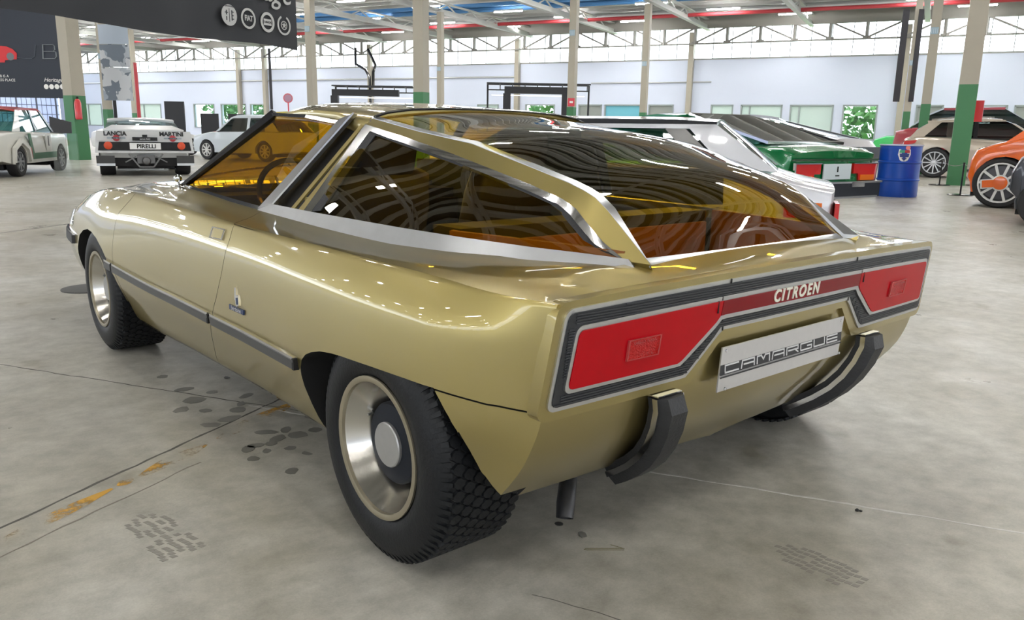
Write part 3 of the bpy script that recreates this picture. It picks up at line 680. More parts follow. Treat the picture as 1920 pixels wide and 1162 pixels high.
def side(s):
    m = MB(); m.strip([S(p, s) for p in belt_top], [S(p, s) for p in belt_bot], N(s, .010))
    m.build('belt_trim', belt_steel, GC, True, 40)
    m = MB(); m.strip([S(p, s) for p in fw_top], [S(p, s) for p in fw_bot], N(s, .008)); m.build('door_sill_trim', chrome, GC, True, 40)
    # B pillar blade
    B = [(-0.7380, 1.3420, 0.8060), (-0.7223, 1.2379, 0.8307), (-0.5160, 0.9948, 1.1584), (-0.5260, 1.0833, 1.1374)]
    m = MB(); m.prism([S(p, s) + N(s, -.004) for p in B], N(s, .016)); bp_ = m.build('pillar_blade', belt_steel, GC)
    m = MB(); a, b = S(B[1], s), S(B[2], s); m.bar(a + N(s, .012), b + N(s, .012), .006); m.build('bright_edge', chrome, bp_)
    # recessed louvre bay
    r = [(-0.7252, 1.3714, 0.8244), (-0.7282, 0.9357, 0.8243), (-0.527, 0.8461, 1.141), (-0.516, 1.1348, 1.1621)]
    m = MB(); m.prism([S(p, s) + N(s, -.030) for p in r], N(s, -.01)); m.build('louvre_recess', black, GC)
    for nm, y0, y1, t0, t1, dep in (('louvre', 1.120, 1.092, .944, .920, .006), ('louvre', 1.060, .985, .906, .862, .006)):
        q = [(-.730, y0, .828), (-.730, y1, .828), (-.519, t1, 1.143), (-.519, t0, 1.146)]
        m = MB(); m.prism([S(p, s) + N(s, -.014) for p in q], N(s, dep)); m.build(nm, gold_in if nm == 'louvre' else gold, GC)
    m = MB()
    for f in (.14, .86):
        p = Vector((-.730 + .211 * f, 1.095 - .175 * f, .828 + .318 * f)); q = p + Vector((0, -.05, 0)); m.bar(S(p, s) + N(s, -.022), S(q, s) + N(s, -.022), .016, .012)
    m.build('louvre_clip', gold_in, GC)
    # rear quarter window
    fo, fi = (-0.7249, 0.9935, 0.8271), (-0.7203, 0.9415, 0.8307)
    m = MB(); O = [fo] + band_lo; I = [fi] + win_in
    m.strip([S(p, s) + N(s, -.006) for p in O], [S(p, s) + N(s, -.006) for p in I], N(s, .014))
    m.build('quarter_window_frame', chrome, GC, True, 30)
    cb = [(-0.7231, 0.9651, 0.8289), (-0.7171, 0.7090, 0.8289), (-0.7019, 0.3964, 0.8271), (-0.6606, 0.1605, 0.8226), (-0.5978, -0.0449, 0.8164), (-0.5459, -0.1661, 0.8127), (-0.5096, -0.2952, 0.8105)]
    tp_ = [tuple(Vector(p) * .7 + Vector(q) * .3) for p, q in zip(win_in, band_lo)]
    def along(P, t):
        L_ = [0]
        for a, b in zip(P, P[1:]): L_.append(L_[-1] + (Vector(b) - Vector(a)).length)
        return Vector([hermite(L_, [q[k_] for q in P], t * L_[-1]) for k_ in range(3)])
    vg = []; NA, NB = 22, 8
    for i in range(NA + 1):
        for j in range(NB + 1):
            t = i / NA; u = j / NB; p = along(cb, t).lerp(along(tp_, t), u)
            vg.append(S(p, s) + N(s, -.006 + .016 * math.sin(PI * u) * (1 - t) + .006 * math.sin(PI * t)))
    g = mesh_obj('quarter_window', vg, grid_faces(NA + 1, NB + 1), amber_glass, GC, True, 0)
    gs = MB(); gs.strip([S(p, s) + N(s, .001) for p in [fi] + win_in], [S(Vector(p) * .93 + Vector((-0.6164, 0.2967, 0.9254)) * .07, s) + N(s, .001) for p in [fi] + win_in], N(s, .004)); gs.build('window_seal', rubber, g)
    # gold frame band and hatch edge trim
    m = MB(); m.strip([S(p, s) for p in band_up], [S(p, s) + N(s, .004) for p in band_lo], [Vector((-s * -.0 + (.02 if s < 0 else -.02), 0, -.035))] * len(band_up))
    m.build('hatch_pillar', gold, GC, True, 50)
    hin = [(p[0] + .024, p[1] - .002, p[2] + .007) for p in band_up]; hin[-1] = (-0.4716, -0.3245, 0.8108)
    m = MB(); m.strip([S(p, s) + Vector((0, 0, .002)) for p in band_up], [S(p, s) for p in hin], (0, 0, -.012)); m.build('hatch_edge_trim', satin, GC, True, 50)
    # door window, its upper trim, A pillar
    dw = [(-0.6914, 2.2859, 0.8382), (-0.7079, 2.0173, 0.8317), (-0.7320, 1.3600, 0.8120), (-0.5280, 1.0888, 1.1289), (-0.5260, 1.3522, 1.1521), (-0.5130, 1.6670, 1.1595)]
    k = MB(); k.prism([S(p, s) + N(s, -.008) for p in dw], N(s, .004)); k.build('door_window', amber_glass, GC)
    ut = [(-0.5260, 1.0675, 1.1331), (-0.5250, 1.3521, 1.1563), (-0.5100, 1.7035, 1.1647)]; ul = [(-0.5310, 1.0891, 1.1205), (-0.5300, 1.3526, 1.1437), (-0.5150, 1.6777, 1.1521)]
    m = MB(); m.strip([S(p, s) for p in ut], [S(p, s) for p in ul], N(s, .009)); m.build('window_head_trim', chrome, GC)
    ap = [(-0.7041, 2.3145, 0.8363), (-0.6894, 2.2718, 0.8438), (-0.51, 1.6666, 1.1542), (-0.5, 1.72, 1.1776)]
    m = MB(); m.prism([S(p, s) + N(s, -.012) for p in ap], N(s, .020)); m.build('windscreen_pillar', gblack, GC)
mk_sides(side)
# ---- roof panel
rx = [q * .875 for q in (-.602, -.596, -.575, -.52, -.40, -.22, 0, .22, .40, .52, .575, .596, .602)]; rz = [1.136, 1.158, 1.178, 1.192, 1.206, 1.214, 1.217, 1.214, 1.206, 1.192, 1.178, 1.158, 1.136]
ry = [0, .12, .3, .5, .7, .85, 1]
m = MB(); v = []
for t in ry:
    for x, z in zip(rx, rz):
        c = 1 - (x / .527) ** 2
        y = (.900 + .02 * c) * (1 - t) + (1.675 + .10 * c) * t
        dz = -.026 * (1 - t) ** 2 - .020 * max(0, t - .75) / .25 * .9 + .008 * math.sin(PI * t)
        if y > 1.05 and abs(x) > .517: dz += .016
        v.append((x * (1 - .02 * t), y, z + dz))
n0 = len(v); nv = len(rx)
v += [(a * .985, b, c - .022) for a, b, c in v]
f = grid_faces(len(ry), nv) + [tuple(reversed(q)) for q in grid_faces(len(ry), nv, n0)]
for i in range(nv - 1):
    f.append((i, i + 1, n0 + i + 1, n0 + i)); j = (len(ry) - 1) * nv; f.append((j + i + 1, j + i, n0 + j + i, n0 + j + i + 1))
for i in range(len(ry) - 1):
    f.append((i * nv, n0 + i * nv, n0 + (i + 1) * nv, (i + 1) * nv)); j = nv - 1; f.append((i * nv + j, (i + 1) * nv + j, n0 + (i + 1) * nv + j, n0 + i * nv + j))
roof = mesh_obj('roof_panel', v, f, gold, GC, True, 40)
# rear edge trims of the roof
for k, (dy, dz, rr, mt, nm) in enumerate(((-.008, .000, .004, chrome, 'roof_edge_trim'), (-.020, -.002, .0028, gblack, 'roof_seal'))):
    pts = [(x, .900 + .02 * (1 - (x / .527) ** 2) + dy, z - .026 + dz) for x, z in zip(rx[1:-1], rz[1:-1])]
    MB().tube(pts, rr, 8).build(nm, mt, GC, True)
# ---- hatch glass
NS = 28; NUU = 22; Lp = [(p[0] + .022, p[1], p[2] + .006) for p in band_up]; Lp[0] = (band_up[0][0] + .018, band_up[0][1] - .017, band_up[0][2] + .003); Lp[-1] = (band_up[-1][0] + .038, band_up[-1][1] + .052, band_up[-1][2] + .002)
sp = [0]
for a, b in zip(Lp, Lp[1:]): sp.append(sp[-1] + (Vector(b) - Vector(a)).length)
v = []
for i in range(NS + 1):
    s_ = sp[-1] * i / NS; t = i / NS
    px, py, pz = (hermite(sp, [p[k] for p in Lp], s_) for k in range(3))
    bz = lerp([0, .5, .78, .9, 1], [.034, .036, .032, .014, -.004], t); by = lerp([0, .5, .78, .9, 1], [.02, .0, -.03, -.03, .004], t)
    for j in range(NUU + 1):
        u = -1 + 2 * j / NUU; c = 1 - abs(u) ** 2.2
        v.append((px * -u, py + by * c, pz + bz * c))
hg = mesh_obj('hatch_glass', v, grid_faces(NS + 1, NUU + 1), amber_glass, GC, True, 0)
hg.data.polygons.foreach_set('use_smooth', [True] * len(hg.data.polygons))
bot = [Vector(p) for p in v[-(NUU + 1):]]
m = MB(); m.strip([p + Vector((0, .002, .003)) for p in bot], [p + Vector((0, -.026, -.012)) for p in bot], (0, -.004, -.008)); m.build('hatch_sill_trim', satin, GC, True, 50)
m = MB(); m.strip([p + Vector((0, -.020, -.016)) for p in bot], [p + Vector((0, -.034, -.026)) for p in bot], (0, 0, -.012)); m.build('hatch_seal', black, GC, True, 50)
# fixed deck under the rear glass
# ---- windscreen
v = []
for i in range(9):
    t = i / 8
    for j in range(17):
        u = -1 + 2 * j / 16; c = 1 - u * u
        a = Vector((.505 * u, 1.725 + .07 * c, 1.170 + .022 * c)); b = Vector((.70 * u, 2.30 + .22 * c, .842 + .008 * c)); p = a.lerp(b, t); p.z += .012 * math.sin(PI * t); v.append(p)
ws = mesh_obj('windscreen', v, grid_faces(9, 17), amber_glass, GC, True, 0)
m = MB(); m.tube([(-.60, 2.43, .862), (-.35, 2.40, .90), (.0, 2.36, .93)], .006, 6); m.tube([(-.66, 2.30, .850), (-.62, 2.38, .865), (-.60, 2.43, .870)], .010, 8); m.build('windscreen_wiper', chrome, GC, True)
# door mirror on the near wing
m = MB(); m.lathe([(.0, -.02), (.014, -.015), (.019, 0), (.017, .012), (0, .02)], (-.715, 2.32, .868), (0, 1, .1), 16); m.bar((-.715, 2.32, .86), (-.712, 2.32, .825), .008); m.build('wing_mirror', chrome, GC, True, 50)

# ---- tail panel built in stacked layers on the gently curved tail
def fy(x, z): return -.432 - .018 * (1 - (x / .87) ** 2) + (.76 - z) * .12
def slab(name, mat, hi, lo, xe, front, back, rad=.02, u0=-1, u1=1, parent=GC, n=90):
    """hi/lo: z limits as a function of |x|; xe(z): outer x limit; the slab faces rearwards"""
    us = sorted(set([u0 + (u1 - u0) * i / n for i in range(n + 1)] + [sg * (1 - e) for sg in (-1, 1) for e in (.003, .007, .012, .018, .025) if u0 < sg * (1 - e) < u1]))
    A = []; B = []; m = MB()
    for u in us:
        zt, zb = hi(abs(u) * xe(.65)), lo(abs(u) * xe(.65))
        e = (1 - abs(u)) * xe(.65)
        if e < rad:
            q = rad - math.sqrt(max(0, rad * rad - (rad - e) ** 2)); zt -= q; zb += q
        A.append((u * xe(zt), zt)); B.append((u * xe(zb), zb))
    a = [Vector((x, fy(x, z) - front, z)) for x, z in A]; b = [Vector((x, fy(x, z) - front, z)) for x, z in B]
    nn = len(a); a2 = [p + Vector((0, front - back, 0)) for p in a]; b2 = [p + Vector((0, front - back, 0)) for p in b]
    vv = a + b + a2 + b2; ff = []
    for i in range(nn - 1):
        ff += [(i, i + 1, nn + i + 1, nn + i), (2 * nn + i, 3 * nn + i, 3 * nn + i + 1, 2 * nn + i + 1), (i, 2 * nn + i, 2 * nn + i + 1, i + 1), (nn + i, nn + i + 1, 3 * nn + i + 1, 3 * nn + i)]
    ff += [(0, nn, 3 * nn, 2 * nn), (nn - 1, 3 * nn - 1, 4 * nn - 1, 2 * nn - 1)]
    m.add(vv, ff); return m.build(name, mat, parent, True, 25)
def notch(x0, z0, x1, z1):
    """low outline: z0 outside x0, rising to z1 inside x1, with eased corners"""
    def f(x):
        k = (x0 - x) / (x0 - x1); k = max(0.0, min(1.0, k)); e = .10
        # ease
        if k < e: k = k * k / (2 * e) if k > 0 else 0
        elif k > 1 - e: k = 1 - e + (k - (1 - e)) - (k - (1 - e)) ** 2 / (2 * e) if k < 1 else 1 - e / 2
        else: k = k - e / 2 + 0
        return z0 + (z1 - z0) * k / (1 - e / 2)
    return f
crown = lambda z0, dz: (lambda x: z0 + dz * (1 - (x / .87) ** 2))
XE = lambda o: (lambda z: .854 + (.755 - z) * .105 + o)
slab('tail_frame', gold, crown(.773, .012), notch(.400, .508, .295, .613), XE(.020), .004, -.03, .03)
ring = slab('tail_outer_trim', satin, crown(.757, .012), notch(.428, .530, .312, .636), XE(0), .009, -.01, .022)
grille = M('ribbed_grille', (.022, .024, .028, 1), rough=.45)
nt = grille.node_tree; tc = nt.nodes.new('ShaderNodeTexCoord'); sx = nt.nodes.new('ShaderNodeSeparateXYZ'); nt.links.new(tc.outputs['Object'], sx.inputs[0])
slab('tail_grille', grille, crown(.747, .012), notch(.434, .540, .318, .646), XE(-.010), .011, 0, .016)
# real ribs: thin horizontal bars over the grille ground
rb = MB(); zz = .545
hiF, loF = crown(.745, .012), notch(.436, .542, .320, .648); ihF, ilF = crown(.719, .012), notch(.468, .568, .326, .668)
xs_ = [-.862 + 1.724 * i / 96 for i in range(97)]
while zz < .757:
    run = []
    for x in xs_ + [9]:
        inside = False
        if x < 2:
            ax = abs(x); xeO = .854 + (.755 - zz) * .105 - .014; xeI = xeO - .030
            inside = ax < xeO and loF(ax) < zz < hiF(ax) and not (ax < xeI and ilF(ax) < zz < ihF(ax))
        if inside: run.append(x)
        else:
            if len(run) > 1:
                a = [Vector((q, fy(q, zz) - .0135, zz + .0013)) for q in run]; b = [Vector((q, fy(q, zz) - .0135, zz - .0013)) for q in run]
                rb.strip(a, b, (0, .003, 0))
            run = []
    zz += .0062
o = rb.build('grille_rib', M('rib_plastic', (.03, .032, .037, 1), rough=.35), GC); o['kind'] = 'stuff'
slab('tail_inner_trim', satin, crown(.718, .012), notch(.468, .569, .326, .669), XE(-.032), .017, 0, .018)
lo_l = notch(.478, .578, .336, .680); hi_l = crown(.707, .012)
xe_l = XE(-.042); uc = .345 / xe_l(.65)
for u0, u1, nm, mt in ((-1, -uc, 'tail_lamp_lens', red_lens), (-uc + .003, uc - .003, 'centre_strip', red_dark), (uc, 1, 'tail_lamp_lens', red_lens)):
    ln = slab(nm, mt, hi_l, lo_l, xe_l, .019, 0, .012, u0, u1, n=40)
    if nm == 'tail_lamp_lens':
        s = -1 if u0 < 0 else 1
        c = [(.666, .664), (.566, .664), (.566, .618), (.666, .618)]
        MB().prism([(s * x, fy(x, z) - .0195, z) for x, z in c], (0, -.004, 0)).build('reflector', red_refl, ln)
        bb = MB(); q = [Vector((s * x, fy(x, z) - .0195, z)) for x, z in c]; cn = sum(q, Vector()) / 4
        bb.strip([cn + (p - cn) * 1.06 for p in q + q[:1]], [cn + (p - cn) * .98 for p in q + q[:1]], (0, -.005, 0)); bb.build('reflector_rim', M('pale_red_edge', (.42, .05, .05, 1), rough=.3), ln)
        for tx, zz_, sz in (('CARELLO  TORINO', .6575, .009), ('RY', .6235, .007)):
            text_mesh('lens_moulding', tx, sz, M('pale_red_edge'), ln, frame_mat((s * .616 + (.03 if sz < .008 else 0), fy(.616, zz_) - .0245, zz_), (1, 0, 0), (0, .12, 1)), extrude=.0003)
    else:
        text_mesh('maker_lettering', 'CITROEN', .047, M('cream_lettering', (.80, .78, .68, 1), rough=.35), ln, frame_mat((-.012, fy(0, .701) - .0195, .701), (1, 0, 0), (0, -.12, 1)), extrude=.002, bold=.0012, spacing=1.30, sx=.92)
MB().box((.36, fy(.36, .71) - .018, .703), (.0025, .004, .03)).box((-.36, fy(.36, .71) - .018, .703), (.0025, .004, .03)).build('lens_joint', black, GC)
jt = MB()
for s in (-1, 1):
    jt.box((s * .312, fy(.312, .77) - .0085, .762), (.003, .004, .012)).box((s * .345, fy(.345, .72) - .016, .7235), (.003, .004, .010)).box((s * .312, fy(.312, .64) - .0085, .641), (.003, .004, .012))
jt.build('trim_joint', black, GC)
# ---- registration plate
px0, px1, zt, zb = -.303, .303, .588, .468
pf = lambda z: -.437 + (.588 - z) * .06
pl = MB().prism([(px0, pf(zb), zb), (px1, pf(zb), zb), (px1, pf(zt), zt), (px0, pf(zt), zt)], (0, -.004, 0)).build('number_plate', M('brushed_plate', (.66, .65, .66, 1), rough=.34, metal=.55, noise=.05, nscale=60), GC)
tag(pl, 'brushed plate with black striped CAMARGUE wordmark')
pm = frame_mat((0, pf(.528) - .0045, .528), (1, 0, 0), (0, .06, 1))
def plate_poly(pts, d=.0012, base=0.0): return [pm @ Vector((x, z, base)) for x, z in pts]
bk = MB()
for z0, z1 in ((.019, .0225), (-.0145, .0145), (-.0225, -.019)):
    bk.prism(plate_poly([(-.302, z0), (.302, z0), (.302, z1), (-.302, z1)]), pm.to_3x3() @ Vector((0, 0, .0010)))
bk.build('plate_band', M('black_print', (.012, .012, .016, 1), rough=.4), pl)
lt = MB()
def stroke(pts, w=.0042, closed=False):
    for (x0, y0), (x1, y1) in zip(pts, pts[1:]):
        a = Vector((x0, y0, 0)); b = Vector((x1, y1, 0)); d = (b - a).normalized(); n = Vector((-d.y, d.x, 0)) * (w / 2); a = a - d * w / 2; b = b + d * w / 2
        lt.prism([pm @ (q + Vector((0, 0, .0008))) for q in (a - n, b - n, b + n, a + n)], pm.to_3x3() @ Vector((0, 0, .0009)))
H = .0095; wd = .062; x = -.283
for ch in 'CAMARGUE':
    x1 = x + wd - .004
    if ch == 'C': stroke([(x1, H), (x, H), (x, -H), (x1, -H)])
    if ch == 'A': stroke([(x, -H), (x + .004, H), (x1, H), (x1, -H)]); stroke([(x + .012, -.001), (x1, -.001)])
    if ch == 'M': stroke([(x, -H), (x, H), (x + wd * .30, H), (x + wd * .47, -H * .2), (x + wd * .62, H), (x1, H), (x1, -H)])
    if ch == 'R': stroke([(x, -H), (x, H), (x1, H), (x1, 0), (x + .010, 0)]); stroke([(x1 - .016, 0), (x1, -H)])
    if ch == 'G': stroke([(x1, H), (x, H), (x, -H), (x1, -H), (x1, 0), (x1 - .022, 0)])
    if ch == 'U': stroke([(x, H), (x, -H), (x1, -H), (x1, H)])
    if ch == 'E': stroke([(x1, H), (x, H), (x, -H), (x1, -H)]); stroke([(x, 0), (x1, 0)])
    x += wd + .0095
lt.build('plate_lettering', M('plate_silver', (.72, .72, .74, 1), rough=.35, metal=.3), pl)
for sx_ in (-.286, .286):
    for z_ in (.050, -.050):
        MB().lathe([(.005, 0), (.0045, .002), (.002, .003), (0, .003)], pm @ Vector((sx_, z_, .004)), pm.to_3x3() @ Vector((0, 0, 1)), 10).build('plate_screw', chrome, pl)

# ---- bumperettes
for s in (-1, 1):
    path = [(.512, -.458, .500), (.50, -.463, .468), (.475, -.452, .42), (.44, -.427, .37), (.40, -.390, .325), (.34, -.335, .275), (.27, -.282, .238), (.21, -.235, .205)]
    pts = [(.500, -.428, .500), (.496, -.430, .470), (.486, -.415, .42), (.475, -.390, .37), (.463, -.356, .325), (.450, -.312, .285), (.438, -.264, .250), (.428, -.222, .224)]
    m = MB(); rings = []; nP = len(pts)
    for i, p in enumerate(pts):
        p = Vector(p); a = Vector(pts[max(0, i - 1)]); b = Vector(pts[min(nP - 1, i + 1)]); d = (b - a).normalized()
        sd = Vector((1, 0, 0)); nn = d.cross(sd); nn = nn if nn.y < 0 else -nn; nn.normalize()
        w0, w1, th = .044, .030, .040
        if i == 0: th = .030; w1 = .030
        c = [p - sd * w0 - nn * .02, p - sd * w0 + nn * .012, p - sd * w1 + nn * th, p + sd * w1 + nn * th, p + sd * w0 + nn * .012, p + sd * w0 - nn * .02]
        if i == 0: c[2] += Vector((0, 0, -.0)); 
        rings.append([Vector((s * q.x, q.y, q.z)) for q in c])
    v = [q for R in rings for q in R]; f = grid_faces(nP, 6, 0, True) + [tuple(range(6)), tuple(reversed(range(6 * (nP - 1), 6 * nP)))]
    m.add(v, f); bo = m.build('bumperette', rubber, GC, True, 28)
    for sg in (-1, 1):
        m = MB(); A = []; B = []
        for i in range(nP):
            R = rings[i]; e0, e1 = (R[0], R[1]) if sg < 0 else (R[5], R[4]); o_ = Vector((s * sg * .003, 0, 0))
            A.append(e1 + o_ + (e1 - e0) * .06); B.append(e1 + (e0 - e1) * .42 + o_)
        m.strip(A, B, (s * sg * .003, 0, 0)); m.build('bright_side_rail', chrome, bo, True, 30)
    R = rings[0]; MB().strip([R[0] + Vector((0, 0, .004)), R[5] + Vector((0, 0, .004))], [R[1] + Vector((0, 0, .003)), R[4] + Vector((0, 0, .003))], (0, 0, .003)).build('bright_top_rail', chrome, bo)
# ---- exhaust, tow bracket, underside
m = MB()
ep = [(-.20, .45, .19), (-.27, .20, .185), (-.36, .04, .185), (-.44, -.05, .175), (-.50, -.105, .150), (-.535, -.135, .118), (-.552, -.150, .085)]
er = [.020, .020, .020, .022, .025, .026, .024]
m.tube(ep, er, 16, cap=False); m.tube(ep, [r * .86 for r in er], 16, cap=False)
ex = m.build('exhaust_pipe', M('sooty_steel', (.07, .07, .075, 1), rough=.45, metal=.7, noise=.4, nscale=30), GC, True, 60)
MB().prism([(-.50, -.17, .22), (-.55, -.14, .22), (-.20, .35, .15), (-.10, .30, .15)], (0, 0, .012)).box((0, .35, .185), (.9, .35, .09)).box((0, 1.3, .17), (.5, 1.4, .06)).build('underbody_panel', black, GC)
# ---- front bumper strips and lamps
for s in (-1, 1):
    yy = [3.24, 3.4, 3.55, 3.7, 3.85, 3.98]
    m = MB(); m.strip([SP(y, .52, -.02, s) for y in yy], [SP(y, .475, -.02, s) for y in yy], [Vector((s * .035, .012, 0))] * 6); fb = m.build('front_bumper', rubber, GC, True, 40)
    m = MB(); m.strip([SP(y, .529, -.02, s) for y in yy], [SP(y, .519, -.02, s) for y in yy], [Vector((s * .030, .012, 0))] * 6); m.build('bright_edge', chrome, fb, True, 40)
    m = MB(); yy = [3.34, 3.45, 3.56, 3.67, 3.76]
    m.strip([SP(y, .655 - .14 * (y - 3.34), .002, s) for y in yy], [SP(y, .565, .002, s) for y in yy], [Vector((s * .004, .003, 0))] * 5); m.build('headlamp_cover', M('clear_lamp_cover', (.55, .56, .58, 1), rough=.08, metal=.9), GC, True, 60)
m = MB(); m.box((0, 4.06, .49), (1.25, .05, .045)); m.build('front_bumper_bar', rubber, GC)

# ---- wheels
def tread(m, R, xs, wx, n, h, out):
    for k, xc in enumerate(xs):
        for i in range(n):
            t = 2 * PI * (i + .5 * (k % 2)) / n; dt = 2 * PI / n * .49; hw = wx * .60
            hexa = [(-hw, -dt * .36), (-hw, dt * .36), (-hw * .28, dt), (hw * .28, dt), (hw, dt * .36), (hw, -dt * .36), (hw * .28, -dt), (-hw * .28, -dt)]
            lo = [Vector((xc + a, (R - .004) * math.cos(t + b), (R - .004) * math.sin(t + b))) for a, b in hexa]
            hi = [Vector((xc + a * .86, (R + h) * math.cos(t + b * .84), (R + h) * math.sin(t + b * .84))) for a, b in hexa]
            m.add(lo + hi, [tuple(range(8, 16))] + [(j, (j + 1) % 8, 8 + (j + 1) % 8, 8 + j) for j in range(8)])
def gold_wheel(loc, s):
    w = empty('wheel', loc); w.parent = GC
    if s > 0: w.rotation_euler = (0, 0, PI)
    # built facing -x (outward) at its hub centre, outer rim plane x = 0
    prof = [(.186, .004), (.197, -.008), (.225, -.013), (.258, -.010), (.280, -.001), (.293, .010), (.300, .026), (.3015, .05), (.302, .13), (.3015, .205), (.296, .225), (.275, .245), (.24, .250), (.19, .24), (.186, .23)]
    ty = MB().lathe(prof, (0, 0, 0), (1, 0, 0), 72, cap=False).build('tyre', tyre_m, w, True, 50)
    m = MB(); tread(m, .3015, [.036, .066, .096, .126, .156, .186, .216], .030, 58, .0065, 1)
    for i in range(78):     # shoulder lugs
        t = 2 * PI * i / 78; dt = .020
        q = [Vector((x_, r * math.cos(t + a), r * math.sin(t + a))) for a in (-dt, dt) for x_, r in ((-.0025, .277), (.004, .290), (.0165, .3075), (.02, .300), (.012, .28))]
        m.add(q, [(0, 1, 2, 3, 4), (9, 8, 7, 6, 5), (0, 5, 6, 1), (1, 6, 7, 2), (2, 7, 8, 3)])
    o = m.build('tread_blocks', tyre_m, ty); o['kind'] = 'stuff'
    MB().lathe([(.1895, -.004), (.189, -.009), (.180, -.010), (.1735, -.008), (.172, .002), (.178, .006)], (0, 0, 0), (1, 0, 0), 64, close=True).build('rim_lip', rim_gold, w, True, 40)
    MB().lathe([(.174, -.002), (.160, .022), (.143, .050), (.128, .080), (.120, .10), (0, .10), (0, .115), (.19, .11), (.19, .003)], (0, 0, 0), (1, 0, 0), 64, cap=False).build('rim_dish', alu, w, True, 40)
    MB().lathe([(.110, .102), (.110, .050), (.105, .043), (.070, .037), (.062, .036), (0, .036)], (0, 0, 0), (1, 0, 0), 56, cap=False).build('hub_ring', M('hub_grey', (.010, .013, .020, 1), rough=.55, spec=.25), w, True, 30)
    MB().lathe([(.060, .040), (.060, .029), (.057, .026), (0, .025)], (0, 0, 0), (1, 0, 0), 48, cap=False).build('hub_cap', M('cast_silver', (.42, .42, .42, 1), rough=.38, metal=.6, noise=.08, nscale=40), w, True, 30)
    MB().tube([(.060, .124, .046), (.044, .122, .045)], .004, 10).build('valve', satin, w, True)
    return w
for s in (-1, 1):
    gold_wheel((s * .975, .115, .3095), s); gold_wheel((s * .995, 2.725, .3095), s)

# ---- cabin
sf = MB().box((0, .95, .36), (1.38, 2.4, .03)); sf.build('cabin_floor', leather_d, GC)
def car_seat(x, y):
    m = MB(); v = []
    st = empty('front_seat', (x, y, .38)); st.parent = GC
    def cushion(name, c, d, tilt, mat):
        bm_ = bmesh.new(); bmesh.ops.create_cube(bm_, size=1.0); bmesh.ops.subdivide_edges(bm_, edges=bm_.edges, cuts=3, use_grid_fill=True)
        for q in bm_.verts:
            p = q.co; k = 1 - .22 * (abs(p.x * 2) ** 4 + abs(p.y * 2) ** 4 + abs(p.z * 2) ** 4) / 3
            q.co = Vector((p.x * d[0] * k, p.y * d[1] * k, p.z * d[2] * k))
        me = bpy.data.meshes.new(name); bm_.transform(Matrix.Translation(c) @ Matrix.Rotation(tilt, 4, 'X')); bm_.to_mesh(me); bm_.free(); me.materials.append(mat)
        me.polygons.foreach_set('use_smooth', [True] * len(me.polygons)); o = bpy.data.objects.new(name, me); COL.objects.link(o); o.parent = st
    cushion('seat', (0, .10, .10), (.50, .52, .18), .12, leather_d); cushion('backrest', (0, -.22, .34), (.48, .16, .56), .28, leather_d); cushion('headrest', (0, -.315, .64), (.27, .11, .20), .25, leather_d)
for x in (-.34, .34): car_seat(x, 1.42)
MB().box((0, .62, .50), (1.22, .45, .20)).box((0, .36, .66), (1.16, .14, .34)).build('rear_bench', leather_d, GC)
m = MB().box((0, 2.12, .74), (1.36, .34, .14)).box((0, 1.98, .70), (1.30, .14, .12)); m.build('dashboard', leather_d, GC)
m = MB(); m.lathe([(.185 + .013 * math.cos(a), .013 * math.sin(a)) for a in [2 * PI * k / 8 for k in range(8)]], (-.34, 1.84, .80), (0, -.85, .45), 28, close=True); m.bar((-.52, 1.84, .80), (-.16, 1.84, .80), .02, .012); m.build('steering_wheel', gblack, GC, True)
# luggage tray behind the bench in tan leather with a yellow floor mat
m = MB().box((0, .00, .64), (1.06, .56, .02)).box((0, .27, .72), (1.10, .02, .14)).box((0, -.285, .70), (.90, .02, .10))
for s in (-1, 1): m.bar((s * .62, .28, .74), (s * .50, -.28, .74), .02, .18)
m.build('luggage_tray', leather, GC)
MB().box((-.30, -.12, .653), (.34, .26, .006)).build('tray_mat', yellow_mat, GC)
MB().box((0, .31, .80), (1.18, .03, .05)).build('tray_rail', leather, GC)

# ================================================================== the other cars
def az_rot(az_deg): return -math.radians(az_deg)           # heading azimuth (from +y towards +x) -> z rotation of an object facing +y
tyre_b = M('tyre_black', (.012, .012, .014, 1), rough=.6)
dark_glass = glass('dark_car_glass', (.18, .22, .22, 1), refl=.10)
teal_glass = glass('teal_car_glass', (.30, .50, .45, 1), refl=.08)
def arc_bottom(zb, wheels, y0, y1, gap=.05):
    """bottom outline from front y1 back to rear y0 with wheel arches; returns the list of (y,z)"""
    pts = []
    for yc, r in sorted(wheels, key=lambda w: -w[0]):
        R = r + gap; n = 12; a0 = math.asin(max(-1, min(1, (zb - r) / R)))
        for i in range(n + 1):
            t = a0 + (PI - 2 * a0) * i / n; pts.append((yc + R * math.cos(t), r + R * math.sin(t)))
    return pts
def extrude_body(name, outline, hw, mat, parent, edge=.05, crown=.03, tum=None):
    """outline: closed (y,z) polygon; hw(y): half width; rounded towards the flanks"""
    cy = sum(p[0] for p in outline) / len(outline); cz = sum(p[1] for p in outline) / len(outline)
    sl = [(-1, 1), (-.985, .55), (-.94, .2), (-.80, .05), (-.4, 0), (0, 0), (.4, 0), (.80, .05), (.94, .2), (.985, .55), (1, 1)]
    n = len(outline); v = []
    for u, k in sl:
        for y, z in outline:
            top = 1 if z > .5 else 0
            yy = y + (edge * k * (1 if y < cy else -1) * min(1, abs(y - cy) / 1.5) ** 3); zz = z - edge * .6 * k * top + crown * (1 - u * u) * top
            x = u * hw(y)
            if tum: x *= tum(z)
            v.append((x, yy, zz))
    f = grid_faces(len(sl), n, 0, True) + [tuple(range(n)), tuple(reversed(range(n * (len(sl) - 1), n * len(sl))))]
    return mesh_obj(name, v, f, mat, parent, True, 30)
